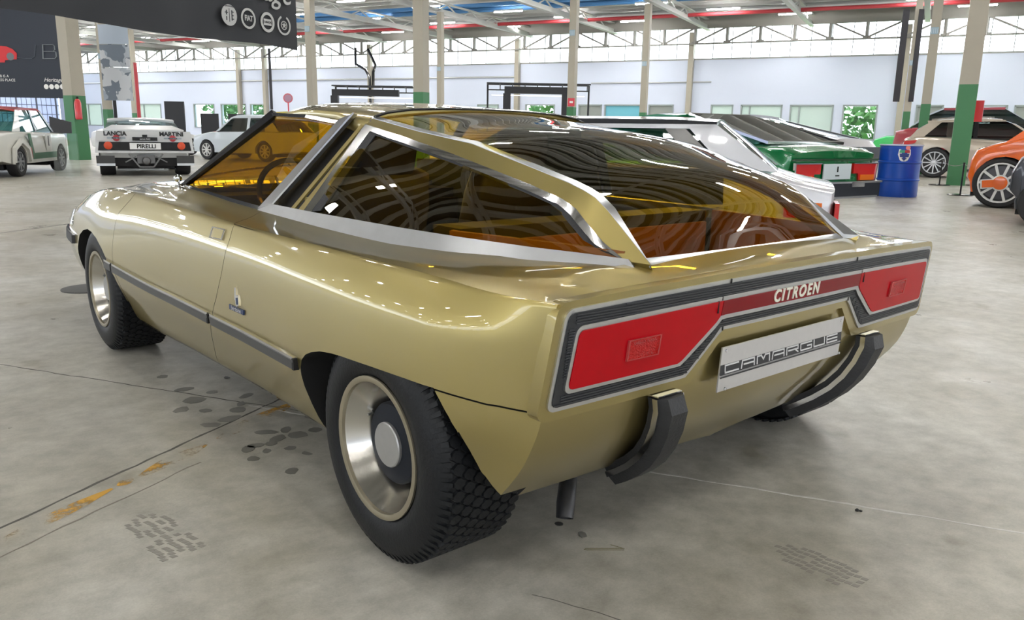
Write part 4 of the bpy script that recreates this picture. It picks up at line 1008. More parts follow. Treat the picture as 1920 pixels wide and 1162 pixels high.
def bg_wheel(parent, x, y, r, w, style, s, ct=None):
    e = empty('wheel', (x, y, r)); e.parent = parent
    if s > 0: e.rotation_euler = (0, 0, PI)
    rr = style.get('rim', .66) * r
    MB().lathe([(rr, .01), (rr + .02, -.012), (r * .93, -.012), (r * .99, .015), (r, .05), (r, w - .04), (r * .95, w), (rr, w)], (0, 0, 0), (1, 0, 0), 36, cap=False).build('tyre', tyre_b, e, True, 40)
    rm = style.get('mat', alu); k = style.get('k', 'dish')
    MB().lathe([(rr, .0), (rr * .93, .0), (rr * .90, .03), (rr * .93, .05), (rr, .06)], (0, 0, 0), (1, 0, 0), 36, close=True).build('rim', rm, e, True, 40)
    MB().lathe([(rr * .95, .07), (0, .06)], (0, 0, 0), (1, 0, 0), 28, cap=False).build('brake_disc', M('wheel_shadow', (.03, .03, .035, 1), rough=.5), e)  # near-black disc: the shade behind the spokes is put into its colour
    ns = style.get('n', 8)
    for i in range(ns):
        t = 2 * PI * i / ns
        if k == 'twin':
            for d in (-.09, .09):
                MB().bar((.015, 0, 0), (.008, rr * .93 * math.cos(t + d), rr * .93 * math.sin(t + d)), rr * .06, .02, Vector((1, 0, 0))).build('spoke', rm, e)
        else:
            MB().bar((.02, 0, 0), (.010, rr * .93 * math.cos(t), rr * .93 * math.sin(t)), rr * style.get('sw', .20), .025, Vector((1, 0, 0))).build('spoke', rm, e)
    MB().lathe([(rr * .22, .03), (rr * .20, .0), (0, -.006)], (0, 0, 0), (1, 0, 0), 20, cap=False).build('hub', style.get('hub', rm), e, True, 40)
    return e
def car(name, label, pos, az, scale, top, zb, wheels, W_, paint, house, roofi, glassm=None, style=None, group=None, taper=(.05, .06), hz=.02, tk=.28, roof_mat=None, pillars=(), wheel_w=.19, lower=None):
    """top: outline (y,z) from rear bottom over the top to front bottom. house: greenhouse outline from rear base over the roof to front base; roofi: (first, last) index of the roof points"""
    root = empty(name, (pos[0], pos[1], 0), az_rot(az)); root.scale = (scale,) * 3; tag(root, label, 'car', group)
    ys_ = [p[0] for p in top]; y0, y1 = min(ys_), max(ys_)
    def hw(y):
        t = (y - y0) / (y1 - y0); e = 0
        if t < .18: e = taper[0] * (1 - t / .18) ** 2
        if t > .80: e = taper[1] * ((t - .80) / .20) ** 2
        return W_ / 2 * (1 - e * 2)
    outline = list(top) + arc_bottom(zb, wheels, y0, y1)
    extrude_body('body', outline, hw, paint, root)
    hb = min(house[0][1], house[-1][1])
    tm = lambda z: 1 - tk * max(0, z - hb)
    gw = lambda y: W_ / 2 * .93
    # glass house as an open shell: sides and the fore/aft sweep
    v = []; us = [-1, -.97, -.7, -.35, 0, .35, .7, .97, 1]
    for u in us:
        for y, z in house:
            v.append((u * gw(y) * tm(z), y + (.10 if y < (house[0][0] + house[-1][0]) / 2 else -.10) * abs(u) ** 3 * .6 * (1 if z < house[roofi[0]][1] - .02 else .5), z + .03 * (1 - u * u) * (z > hb + .05)))
    n = len(house); f = []
    for i in range(len(us) - 1):
        for j in range(n - 1): f.append((i * n + j, i * n + j + 1, (i + 1) * n + j + 1, (i + 1) * n + j))
    f += [tuple(range(n)), tuple(reversed(range(n * (len(us) - 1), n * len(us))))]
    mesh_obj('windows', v, f, glassm or dark_glass, root, True, 25)
    # dark cabin block so the glass has something behind it
    # roof skin
    a, b = roofi; v = []; m_ = b - a + 1
    for u in [q * 1.0 for q in us]:
        for j in range(a, b + 1):
            y, z = house[j]; v.append((u * (gw(y) * tm(z) + .012), y, z + .03 * (1 - u * u) + .014))
    ff = [(i * m_ + j, i * m_ + j + 1, (i + 1) * m_ + j + 1, (i + 1) * m_ + j) for i in range(len(us) - 1) for j in range(m_ - 1)]
    nn = len(v); v += [(x, y, z - .05) for x, y, z in v]; ff += [tuple(reversed([q + nn for q in t])) for t in ff]
    per = [i * m_ for i in range(len(us))] + [(len(us) - 1) * m_ + j for j in range(1, m_)] + [i * m_ + m_ - 1 for i in reversed(range(len(us) - 1))] + [j for j in reversed(range(1, m_ - 1))]
    ff += [(per[i], per[(i + 1) % len(per)], per[(i + 1) % len(per)] + nn, per[i] + nn) for i in range(len(per))]
    mesh_obj('roof', v, ff, roof_mat or paint, root, True, 30)
    def gp(y, z, s, off=0): return Vector((s * (gw(y) * tm(z) + off), y, z))
    for s in (-1, 1):
        for P_ in pillars:
            mt = paint; q = P_
            if P_[0] == 'dark': mt = gblack; q = P_[1:]
            MB().prism([gp(y, z, s, .002) for y, z in q], (s * .014, 0, 0)).build('pillar', mt, root)
        for yc, r in wheels: bg_wheel(root, s * (W_ / 2 - .015), yc, r, wheel_w, style or {}, s)
    k = MB()
    for yc, r in wheels: k.box((0, yc, r + .05), (W_ - 2 * wheel_w - .1, r * 2.1, r * 1.4))
    k.box((0, (y0 + y1) / 2, zb + .06), (W_ * .8, (y1 - y0) * .8, .08)); k.build('underside', black, root)
    return root, hw
orange_l = M('orange_lens', (.75, .16, .01, 1), rough=.25, coat=.5); red_l = M('red_car_lens', (.55, .01, .01, 1), rough=.25, coat=.5)
def boxpart(name, mat, root, c, d, bev=0): return MB().box(c, d).build(name, mat, root)

# ---- green coupe behind the gold car's rear glass
p = at_d(1568, 300, 10.2)
greenp = M('emerald_paint', (.0, .17, .045, 1), rough=.25, coat=1.0, metal=.2)
top = [(.05, .30), (0, .42), (-.02, .60), (-.06, .80), (.06, .85), (.40, .87), (.9, .885), (1.6, .88), (2.4, .86), (3.1, .82), (3.8, .72), (4.15, .58), (4.22, .42), (4.1, .24)]
house = [(.42, .865), (.9, 1.0), (1.4, 1.13), (1.75, 1.195), (2.1, 1.21), (2.4, 1.19), (2.75, 1.06), (3.15, .85)]
r, hw = car('green_coupe', 'emerald green fastback coupe with dark rear glass behind the gold car', (p.x - .1, p.y), 6, 1.13, top, .22, [(.92, .31), (3.27, .31)], 1.68, greenp, house, (3, 5), teal_glass, {'n': 5, 'sw': .3},
    pillars=([(1.30, .87), (1.75, 1.19), (1.55, 1.17), (1.0, 1.01), (.42, .87)], [(2.95, .87), (3.05, .87), (2.46, 1.19), (2.36, 1.20)]), tk=.42)
# flank glass trims and the slatted opening behind the door
for s in (-1, 1):
    MB().strip([(s * .785, 1.25, .90), (s * .735, 1.45, 1.02), (s * .70, 1.78, 1.13), (s * .695, 2.3, 1.14)], [(s * .787, 1.30, .89), (s * .74, 1.50, 1.0), (s * .705, 1.80, 1.11), (s * .70, 2.3, 1.12)], (s * .03, 0, 0)).build('window_trim', chrome, r)
MB().prism([(-.66, .38, .895), (.66, .38, .895), (.60, 1.2, 1.10), (.52, 1.62, 1.205), (-.52, 1.62, 1.205), (-.60, 1.2, 1.10)], (0, -.008, .022)).build('rear_glass', glass('fastback_glass', (.10, .11, .10, 1), refl=.22), r)
q = [(-.69, .345, .89), (.69, .345, .89), (.64, 1.2, 1.095), (.55, 1.68, 1.21), (-.55, 1.68, 1.21), (-.64, 1.2, 1.095), (-.69, .345, .89)]
q2 = [(a * .955, b + (.035 if b < 1 else -.03), c + (.014 if b < 1 else -.01)) for a, b, c in q]
MB().strip(q, q2, (0, -.006, .030)).build('rear_glass_trim', chrome, r)
MB().box((0, -.045, .52), (1.56, .02, .20)).build('rear_panel', greenp, r)
bp_ = MB(); bp_.strip([(-.78, -.065, .745), (.78, -.065, .745)], [(-.78, -.055, .725), (.78, -.055, .725)], (0, -.012, 0)); bp_.build('tail_crease_shade', M('green_shadow', (.0, .05, .015, 1), rough=.4), r)  # shade along the tail crease, painted as a darker strip of the body green
for s in (-1, 1):
    l = MB().prism([(s * .30, -.05, .69), (s * .74, -.05, .69), (s * .72, -.045, .50), (s * .42, -.045, .50), (s * .40, -.045, .58), (s * .30, -.05, .58)], (0, -.03, 0)).build('tail_lamp', red_l, r)
    MB().box((s * .57, -.078, .535), (.26, .012, .06)).build('indicator', orange_l, l)
    MB().strip([(s * .285, -.06, .70), (s * .755, -.06, .70), (s * .735, -.055, .49)], [(s * .30, -.06, .688), (s * .74, -.06, .688), (s * .722, -.055, .50)], (0, -.03, 0)).build('lamp_bezel', chrome, l)
MB().box((0, -.075, .605), (.50, .012, .17)).build('number_plate', M('pale_plate', srgb(196, 206, 212), rough=.5), r)
MB().box((0, -.083, .63), (.02, .004, .06)).box((0, -.083, .56), (.07, .004, .012)).build('plate_print', gblack, r)
MB().box((0, -.05, .40), (1.60, .12, .17)).build('bumper_valance', M('dark_blue_black', (.012, .016, .025, 1), rough=.35), r)
for s in (-1, 1): MB().box((s * .33, -.12, .462), (.24, .04, .055)).build('bumper_blade', chrome, r)
MB().box((0, -.115, .485), (1.62, .03, .02)).box((0, -.105, .318), (1.50, .03, .022)).build('bumper_edge', satin, r)

# ---- silver hatchback with black roof between the two
silverp = M('silver_paint', (.55, .56, .60, 1), rough=.3, metal=.4, coat=.8); greyp = M('grey_paint', (.33, .33, .36, 1), rough=.3, metal=.5, coat=.6)
top = [(.03, .28), (0, .45), (0, .735), (.25, .785), (.50, .86), (.8, .885), (1.6, .87), (2.6, .85), (3.5, .70), (3.75, .55), (3.78, .40), (3.7, .24)]
house = [(.40, .86), (.62, 1.02), (.85, 1.185), (1.15, 1.20), (2.2, 1.20), (2.5, 1.17), (3.1, .85)]
r, hw = car('silver_hatchback', 'silver hatchback with black roof and orange tail lamp, between gold car and green coupe', (4.02, 1.66), -32, 1.0, top, .2, [(.78, .29), (2.95, .29)], 1.56, silverp, house, (2, 5), teal_glass, {'n': 6}, roof_mat=gblack,
    pillars=([(.40, .86), (.76, .87), (1.06, 1.17), (.85, 1.18)], [(.85, 1.182), (.9, 1.150), (2.45, 1.145), (2.5, 1.175)], ['dark'] + [(.78, .88), (.96, .88), (1.22, 1.15), (1.07, 1.15)], [(2.95, .87), (3.05, .86), (2.5, 1.16), (2.4, 1.16)]), tk=.30)
for s in (-1, 1):
    l = MB().box((s * .745, .24, .60), (.03, .20, .11)).build('tail_lamp', red_l, r); MB().box((s * .748, .14, .60), (.034, .10, .11)).build('indicator', orange_l, l); MB().box((s * .60, -.012, .60), (.28, .03, .11)).build('lamp_return', red_l, l)
MB().box((0, -.03, .42), (1.5, .06, .10)).build('bumper', gblack, r)

# ---- grey mid-engined coupe far behind the green one
p = at_d(1662, 290, 16.5)
top = [(.05, .3), (0, .45), (-.02, .66), (.1, .78), (.9, .86), (1.3, .88), (2.6, .80), (3.6, .66), (4.1, .50), (4.1, .35), (4.0, .22)]
house = [(.25, .80), (.95, .93), (1.5, 1.05), (1.75, 1.12), (2.05, 1.12), (2.3, 1.06), (3.0, .80)]
r, hw = car('grey_coupe', 'low grey mid-engined coupe with a dark air scoop, behind the green coupe', (p.x - 1.0, p.y + .2), 0, 1.33, top, .2, [(.85, .31), (3.3, .3)], 1.75, greyp, house, (3, 5), teal_glass, {'n': 5}, pillars=([(.25, .80), (1.3, .84), (1.62, 1.08), (1.5, 1.06), (.95, .94)],), tk=.35)
for s in (-1, 1): MB().prism([(s * .80, .95, .87), (s * .80, 1.35, .86), (s * .76, 1.40, .96), (s * .76, 1.1, .95)], (s * .02, 0, 0)).build('air_scoop', black, r)
MB().box((0, -.03, .58), (1.5, .04, .22)).build('rear_grille', gblack, r)

# ---- champagne crossover on the right
champ = M('champagne_paint', (.40, .35, .29, 1), rough=.3, metal=.5, coat=.8)
c0 = at_z(1750, 333); hd = Vector((math.sin(math.radians(157)), math.cos(math.radians(157)), 0)); nside = Vector((math.sin(math.radians(67)), math.cos(math.radians(67)), 0))
top = [(.10, .42), (0, .60), (.02, .85), (.10, 1.02), (.35, 1.12), (1.2, 1.10), (2.6, 1.04), (3.3, 1.0), (4.1, .90), (4.5, .70), (4.55, .45), (4.4, .28)]
house = [(.18, 1.05), (.35, 1.28), (.62, 1.48), (1.0, 1.56), (1.8, 1.62), (2.4, 1.58), (2.75, 1.46), (3.5, 1.02)]
pc = c0 - hd * .92 * 1.04 + nside * .92
r, hw = car('champagne_crossover', 'champagne crossover with many-spoked silver wheel, behind the nearest green column', (pc.x, pc.y), 157, 1.04, top, .26, [(.88, .41), (3.65, .41)], 1.82, champ, house, (2, 5), dark_glass, {'n': 12, 'sw': .10, 'mat': M('bright_alloy', (.62, .63, .66, 1), rough=.3, metal=.8), 'rim': .74},
    pillars=([(.18, 1.06), (.55, 1.10), (.95, 1.50), (.62, 1.47), (.35, 1.27)], [(.6, 1.545), (.62, 1.49), (2.5, 1.545), (2.45, 1.585)], ['dark', (1.75, 1.08), (1.85, 1.08), (1.85, 1.56), (1.75, 1.56)], [(3.3, 1.04), (3.45, 1.04), (2.7, 1.47), (2.6, 1.50)]), tk=.28)
for s in (-1, 1):
    MB().prism([(s * .86, .06, .86), (s * .90, .35, .93), (s * .90, .40, 1.02), (s * .84, .08, .98)], (s * .02, 0, 0)).build('tail_lamp', red_l, r)
    MB().tube([(s * .66, .7, 1.58), (s * .66, 1.4, 1.66), (s * .66, 2.2, 1.65)], .018, 8).build('roof_rail', chrome, r)

# ---- orange concept and the dark car at the right edge
orp = M('orange_paint', (.80, .13, .005, 1), rough=.25, coat=1.0)
c0 = at_z(1868, 390); az = 165; hd = Vector((math.sin(math.radians(az)), math.cos(math.radians(az)), 0)); nside = Vector((math.sin(math.radians(az - 90)), math.cos(math.radians(az - 90)), 0))
top = [(.08, .36), (0, .50), (.03, .80), (.10, .95), (.35, 1.05), (.8, 1.17), (1.1, 1.22), (1.8, 1.18), (2.8, 1.0), (3.5, .80), (3.75, .55), (3.7, .30)]
house = [(.55, 1.08), (.75, 1.28), (1.0, 1.45), (1.4, 1.50), (2.0, 1.48), (2.7, 1.05)]
pc = c0 - hd * .52 * .98 + nside * .85
r, hw = car('orange_concept_car', 'bright orange show car with white scalloped wheel, right edge', (pc.x, pc.y), az, .98, top, .25, [(.52, .42), (2.75, .42)], 1.78, orp, house, (2, 4), dark_glass, {'n': 10, 'sw': .12, 'mat': white_p, 'rim': .80, 'hub': orp},
    pillars=([(.50, 1.08), (.95, 1.12), (1.25, 1.46), (1.0, 1.46), (.75, 1.29)],), tk=.3)
for ch in r.children:
    if ch.name.startswith('wheel'):
        MB().lathe([(.115, .0), (.11, -.022), (.09, -.026), (0, -.028)], (0, 0, 0), (1, 0, 0), 28, cap=False).build('hub_disc', orp, ch, True, 40)
        MB().lathe([(.135, .0), (.13, -.014), (.112, -.016), (.112, .0)], (0, 0, 0), (1, 0, 0), 28, close=True).build('hub_ring', white_p, ch, True, 40)
        MB().bar((-.010, 0, 0), (-.010, .26, -.03), .12, .022, Vector((1, 0, 0))).build('hub_arm', orp, ch)
        MB().bar((-.002, 0, 0), (-.002, .285, -.033), .155, .02, Vector((1, 0, 0))).build('arm_edge', white_p, ch)
        MB().lathe([(.28, .03), (.14, .02)], (0, 0, 0), (1, 0, 0), 28, cap=False).build('wheel_face', M('anthracite', (.06, .06, .075, 1), rough=.4), ch)
dkp = M('anthracite_paint', (.045, .047, .058, 1), rough=.3, metal=.4, coat=.8)
c0 = at_z(1950, 428); az = 166; hd = Vector((math.sin(math.radians(az)), math.cos(math.radians(az)), 0)); nside = Vector((math.sin(math.radians(az - 90)), math.cos(math.radians(az - 90)), 0))
top = [(.12, .40), (0, .55), (.0, .80), (.10, 1.02), (.3, 1.15), (1.2, 1.12), (2.6, 1.0), (3.6, .85), (3.9, .6), (3.8, .28)]
house = [(.3, 1.12), (.5, 1.3), (.8, 1.42), (1.6, 1.46), (2.2, 1.38), (2.9, 1.02)]
pc = c0 - hd * .43 + nside * .85
r, hw = car('anthracite_car', 'anthracite car cut off by the right edge, only its rear corner and wheel showing', (pc.x, pc.y), az, .86, top, .25, [(.50, .36), (3.0, .36)], 1.75, dkp, house, (2, 4), dark_glass, {'n': 10, 'sw': .12, 'mat': white_p}, tk=.3)
MB().strip([(-.885, .02, .55), (-.885, .0, .80), (-.87, .10, 1.0), (-.86, .25, 1.10)], [(-.885, .05, .55), (-.885, .03, .80), (-.87, .13, .99), (-.86, .26, 1.08)], (-.012, 0, 0)).build('lamp_edge', white_p, r)

# ---- red, bright green and other small cars in the distance
p = at_d(1672, 240, 29)
top = [(.05, .3), (0, .5), (.05, .85), (.4, .95), (2.6, .95), (3.8, .8), (4.1, .5), (4.0, .25)]
house = [(.3, .93), (.6, 1.2), (1.0, 1.38), (2.2, 1.40), (3.0, .93)]
redp2 = M('crimson_paint', (.28, .012, .025, 1), rough=.3, coat=.8)
car('red_car', 'dark red car far away between the slim columns and the champagne crossover', (p.x + 1.3, p.y + .5), 157, 1.55, top, .22, [(.75, .31), (3.2, .31)], 1.75, redp2, house, (2, 3), dark_glass, {'n': 6}, tk=.3)
p = at_d(1640, 246, 34); gm = M('vivid_green_paint', (.02, .50, .10, 1), rough=.35, coat=.5)
top2 = [(.05, .3), (0, .5), (.05, .80), (.4, .92), (1.4, .96), (2.6, .88), (3.6, .66), (3.9, .5), (3.8, .25)]
house2 = [(.6, .92), (.9, 1.10), (1.2, 1.15), (1.8, 1.15), (2.5, .90)]
car('vivid_green_car', 'vivid green low car far away below the foliage window', (p.x + .8, p.y + .4), 157, 1.25, top2, .22, [(.75, .31), (3.0, .31)], 1.7, gm, house2, (2, 3), dark_glass, {'n': 6}, tk=.3)
p = at_d(176, 262, 29.5)
car('white_stripe_car', 'white show car half hidden behind the leftmost column, beside the white rally coupe', (p.x, p.y - .8), 80, 1.0, top2, .22, [(.75, .31), (3.0, .31)], 1.75, white_p, house2, (2, 3), dark_glass, {'n': 6}, tk=.3)
p = at_d(404, 262, 27.2)
top3 = [(.05, .3), (0, .5), (.02, .86), (.3, .90), (2.4, .88), (3.0, .86), (3.75, .74), (3.85, .5), (3.8, .25)]
house3 = [(.15, .88), (.45, 1.18), (.8, 1.36), (1.9, 1.37), (2.15, 1.30), (2.75, .87)]
hd = -HA; pc = Vector((p.x, p.y, 0)) - hd * 3.55
r, hw = car('white_rally_hatchback', 'white rally hatchback with red and blue bonnet stripes, beyond the gold windscreen', (pc.x + .3, pc.y + .3), -23, 1.05, top3, .24, [(.72, .31), (3.15, .31)], 1.72, M('pale_white_paint', (.62, .68, .74, 1), rough=.3, coat=.6), house3, (2, 4), dark_glass, {'n': 8, 'mat': white_p},
    pillars=([(.15, .9), (.7, .9), (.8, 1.34), (.45, 1.17)], [(1.35, .9), (1.45, .9), (1.45, 1.35), (1.35, 1.35)], [(2.6, .9), (2.74, .88), (2.15, 1.31), (2.05, 1.33)], [(.8, 1.37), (.8, 1.31), (2.1, 1.29), (1.95, 1.37)]), tk=.3)
MB().prism([(-.35, 2.9, .925), (-.1, 2.9, .925), (-.1, 3.7, .80), (-.35, 3.7, .80)], (0, 0, .012)).build('red_stripe', redp, r)
MB().prism([(.1, 2.9, .925), (.3, 2.9, .925), (.3, 3.7, .80), (.1, 3.7, .80)], (0, 0, .012)).build('blue_stripe', bluep, r)
MB().box((0, 3.86, .62), (1.3, .03, .16)).build('grille', gblack, r)

# ---- white and green rally saloon at the left edge
c0 = at_z(44, 331); az = 29
hd = Vector((math.sin(math.radians(az)), math.cos(math.radians(az)), 0)); nr = Vector((math.sin(math.radians(az + 90)), math.cos(math.radians(az + 90)), 0))
top = [(.08, .34), (0, .50), (.0, .84), (.06, .90), (.9, .92), (2.3, .90), (3.9, .86), (4.15, .80), (4.2, .5), (4.1, .26)]
house = [(.75, .91), (1.05, 1.15), (1.25, 1.36), (1.6, 1.40), (2.5, 1.40), (2.7, 1.34), (3.15, .90)]
cream = M('cream_white_paint', (.66, .65, .60, 1), rough=.3, coat=.6)
pc = c0 - hd * .93 - nr * .86
r, hw = car('rally_saloon', 'cream and green rally saloon with red roof at the left edge', (pc.x, pc.y), az, 1.0, top, .26, [(.93, .31), (3.42, .31)], 1.72, cream, house, (2, 5), teal_glass, {'n': 8, 'mat': M('grey_alloy', (.35, .36, .38, 1), rough=.4, metal=.6)}, roof_mat=M('rally_red', (.42, .03, .02, 1), rough=.3, coat=.6),
    pillars=([(.75, .92), (1.15, .92), (1.40, 1.35), (1.25, 1.36), (1.05, 1.15)], ['dark', (2.0, .92), (2.08, .92), (2.05, 1.37), (1.97, 1.37)], ['dark', (3.0, .92), (3.14, .90), (2.68, 1.35), (2.56, 1.36)]), tk=.25)
gs = M('rally_green', (.02, .12, .05, 1), rough=.35, coat=.4)
for s in (-1, 1):
    MB().box((s * .862, 2.25, .40), (.012, 1.6, .13)).build('green_stripe', gs, r)
    MB().prism([(s * .862, 1.55, .34), (s * .862, 1.72, .34), (s * .862, 1.55, .88), (s * .862, 1.40, .88)], (s * .008, 0, 0)).build('green_band', gs, r)
    MB().prism([(s * .862, 1.50, .36), (s * .862, 1.56, .36), (s * .862, 1.52, .58), (s * .862, 1.44, .58)], (s * .012, 0, 0)).build('red_band', redp, r)
    MB().strip([(s * .86, .45, .30), (s * .86, .52, .60), (s * .86, .93, .78), (s * .86, 1.34, .60), (s * .86, 1.42, .30)], [(s * .86, .53, .30), (s * .86, .60, .55), (s * .86, .93, .69), (s * .86, 1.26, .55), (s * .86, 1.33, .30)], (s * .06, 0, 0)).build('wheel_arch_flare', cream, r, True)
MB().box((0, -.03, .42), (1.66, .08, .16)).build('rear_bumper', cream, r); MB().box((0, .05, .945), (1.4, .10, .07)).build('boot_spoiler', gs, r)
for s in (-1, 1): MB().box((s * .68, -.02, .68), (.28, .03, .14)).build('tail_lamp', red_l, r)
MB().box((0, -.02, .68), (.9, .02, .16)).build('tail_panel', gblack, r)
pn = MB().box((.874, 2.55, .68), (.004, .34, .34)).build('door_plate', cream, r)
text_mesh('door_lettering', '1', .3, gblack, r, frame_mat((.879, 2.55, .70), (0, 1, 0), (0, 0, 1)), extrude=.001, bold=.008)

# ---- white rally coupe seen from behind
c0 = (at_z(204, 328) + at_z(342, 326)) / 2; az = 14.0
wr_ = M('rally_white', (.70, .71, .72, 1), rough=.3, coat=.6)
top = [(.06, .50), (0, .55), (0, .80), (.05, .86), (.5, .88), (1.3, .92), (2.6, .80), (3.5, .66), (3.9, .5), (3.88, .26)]
house = [(.55, .88), (1.0, 1.06), (1.4, 1.19), (1.7, 1.22), (2.0, 1.20), (2.9, .80)]
hd = Vector((math.sin(math.radians(az)), math.cos(math.radians(az)), 0)); pc = c0 - hd * .62
r, hw = car('rally_coupe', 'white rally coupe seen from behind with LANCIA MARTINI spoiler', (pc.x, pc.y), az, 1.0, top, .26, [(.62, .32), (3.05, .31)], 1.86, wr_, house, (2, 4), glass('pale_glass', (.6, .7, .72, 1), refl=.15), {'n': 5, 'mat': white_p}, wheel_w=.30, tk=.5)
MB().prism([(-.93, -.06, .965), (.93, -.06, .965), (.97, -.04, .76), (-.97, -.04, .76)], (0, .10, 0)).build('rear_spoiler', wr_, r)
MB().prism([(-.80, -.04, .97), (.80, -.04, .97), (.62, .9, 1.06), (-.62, .9, 1.06)], (0, 0, .03)).build('engine_cover', wr_, r)
pnl = MB().prism([(-.96, -.03, .77), (.96, -.03, .77), (.99, -.03, .50), (-.99, -.03, .50)], (0, .05, 0)).build('rear_panel', wr_, r)
bkp = MB().prism([(-.90, -.045, .735), (.90, -.045, .735), (.93, -.045, .55), (-.93, -.045, .55)], (0, .02, 0)).build('black_tail_panel', gblack, r)
for s in (-1, 1):
    l = MB().lathe([(.085, 0), (.08, -.02), (0, -.03)], (s * .73, -.045, .655), (0, 1, 0), 20).build('tail_lamp', M('tail_orange', (.65, .07, .02, 1), rough=.3), r, True)
    MB().box((s * .80, -.01, .34), (.36, .03, .20)).build('mud_flap', M('smoked_flap', (.04, .04, .04, 1), rough=.4), r)
    MB().box((s * .80, -.02, .25), (.36, .03, .05)).build('flap_edge', satin, r)
    MB().lathe([(.07, 0), (.06, -.01), (0, -.012)], (s * .56, -.065, .815), (0, 1, 0), 16).build('sponsor_disc', redp, r)
    MB().box((s * .56, -.078, .815), (.36, .008, .035)).build('sponsor_bar', M('pale_blue_bar', (.35, .40, .45, 1), rough=.5), r)
    text_mesh('sponsor_lettering', 'MARTINI', .045, gblack, r, frame_mat((s * .56, -.084, .814), (1, 0, 0), (0, 0, 1)), extrude=.001, bold=.001)
tm_ = lambda x, z, t, sz, mt=gblack, nm='spoiler_lettering', b=.004: text_mesh(nm, t, sz, mt, r, frame_mat((x, -.068, z), (1, 0, 0), (0, 0, 1)), extrude=.002, bold=b)
tm_(-.58, .905, 'LANCIA', .125); tm_(.54, .905, 'MARTINI', .125)
MB().box((0, -.075, .80), (.50, .015, .075)).build('badge_panel', gblack, r); MB().box((0, -.08, .865), (.10, .012, .05)).build('latch', gblack, r)
text_mesh('badge_script', 'Lancia Rally', .045, white_l, r, frame_mat((0, -.0845, .80), (1, 0, 0), (0, 0, 1)), extrude=.001, shear=.3)
MB().box((0, -.06, .645), (.62, .015, .135)).build('tyre_sponsor_plate', white_l, r); text_mesh('tyre_sponsor_lettering', 'PIRELLI', .125, gblack, r, frame_mat((.02, -.069, .64), (1, 0, 0), (0, 0, 1)), extrude=.001, bold=.004)
m = MB()
for s in (-1, 1): m.bar((s * .34, -.02, .48), (s * .14, -.06, .20), .03); m.bar((s * .14, -.06, .20), (0, -.06, .20), .03); m.bar((s * .20, -.02, .42), (s * .42, -.02, .30), .025)
m.lathe([(.0, 0), (.07, .01), (.09, .05), (.05, .09), (0, .1)], (0, -.08, .33), (0, 1, 0), 14); m.box((0, .06, .36), (.36, .1, .18)); m.build('engine_frame', M('mixed_metal', (.16, .16, .16, 1), rough=.4, metal=.7), r)
MB().box((0, .2, .36), (1.5, .1, .30)).build('engine_bay', black, r)

# ================================================================== drum, barriers, boards, banners
p = at_z(1680, 369); rr = .37; hh = .98
d_ = empty('oil_drum', (p.x + .2, p.y + .1, 0)); tag(d_, 'bright blue steel drum with a crest decal on the floor', 'drum')
blu = M('blue_drum_paint', (.0, .06, .42, 1), rough=.35, coat=.3)
MB().lathe([(rr - .01, 0), (rr, .02), (rr, .30), (rr + .018, .315), (rr + .018, .335), (rr, .35), (rr, .63), (rr + .018, .645), (rr + .018, .665), (rr, .68), (rr, hh - .03), (rr + .012, hh - .02), (rr + .012, hh), (rr - .01, hh), (rr - .01, hh - .025), (0, hh - .025)], (0, 0, 0), (0, 0, 1), 48).build('drum_body', blu, d_, True, 40)
MB().lathe([(rr + .013, hh - .018), (rr + .02, hh - .01), (rr + .02, hh + .004), (rr + .005, hh + .006)], (0, 0, 0), (0, 0, 1), 48, close=True).build('lid_ring', M('pale_ring', (.55, .62, .75, 1), rough=.4), d_, True)
vdir = Vector((CAM_POS.x - p.x, CAM_POS.y - p.y, 0)).normalized(); tdir = Vector((-vdir.y, vdir.x, 0)); od_ = (vdir * 1 + tdir * .18).normalized(); t2 = Vector((-od_.y, od_.x, 0))
def dec(pts, off, mat, nm):
    o = od_ * (rr + off); MB().prism([o + t2 * x - od_ * (x * x / (2 * rr)) + Vector((0, 0, z)) for x, z in pts], od_ * .004).build(nm, mat, d_)
dec([(-.10, .90), (.10, .90), (.11, .80), (.07, .70), (0, .655), (-.07, .70), (-.11, .80)], .003, white_l, 'crest_decal')
dec([(-.085, .885), (0, .885), (0, .835), (-.09, .835)], .008, M('decal_green', (.05, .35, .2, 1)), 'crest_green'); dec([(0, .885), (.085, .885), (.09, .835), (0, .835)], .008, redp, 'crest_red')
dec([(-.085, .82), (.085, .82), (.075, .755), (-.075, .755)], .008, M('decal_navy', (.02, .04, .2, 1)), 'crest_navy'); dec([(-.05, .74), (.05, .74), (0, .685)], .008, M('decal_navy'), 'crest_tip')
MB().lathe([(.042, 0), (.04, .006), (0, .007)], od_ * (rr + .004) + t2 * .05 + Vector((0, 0, .93)), od_, 14).build('crest_disc', M('decal_pink', (.8, .25, .25, 1)), d_)

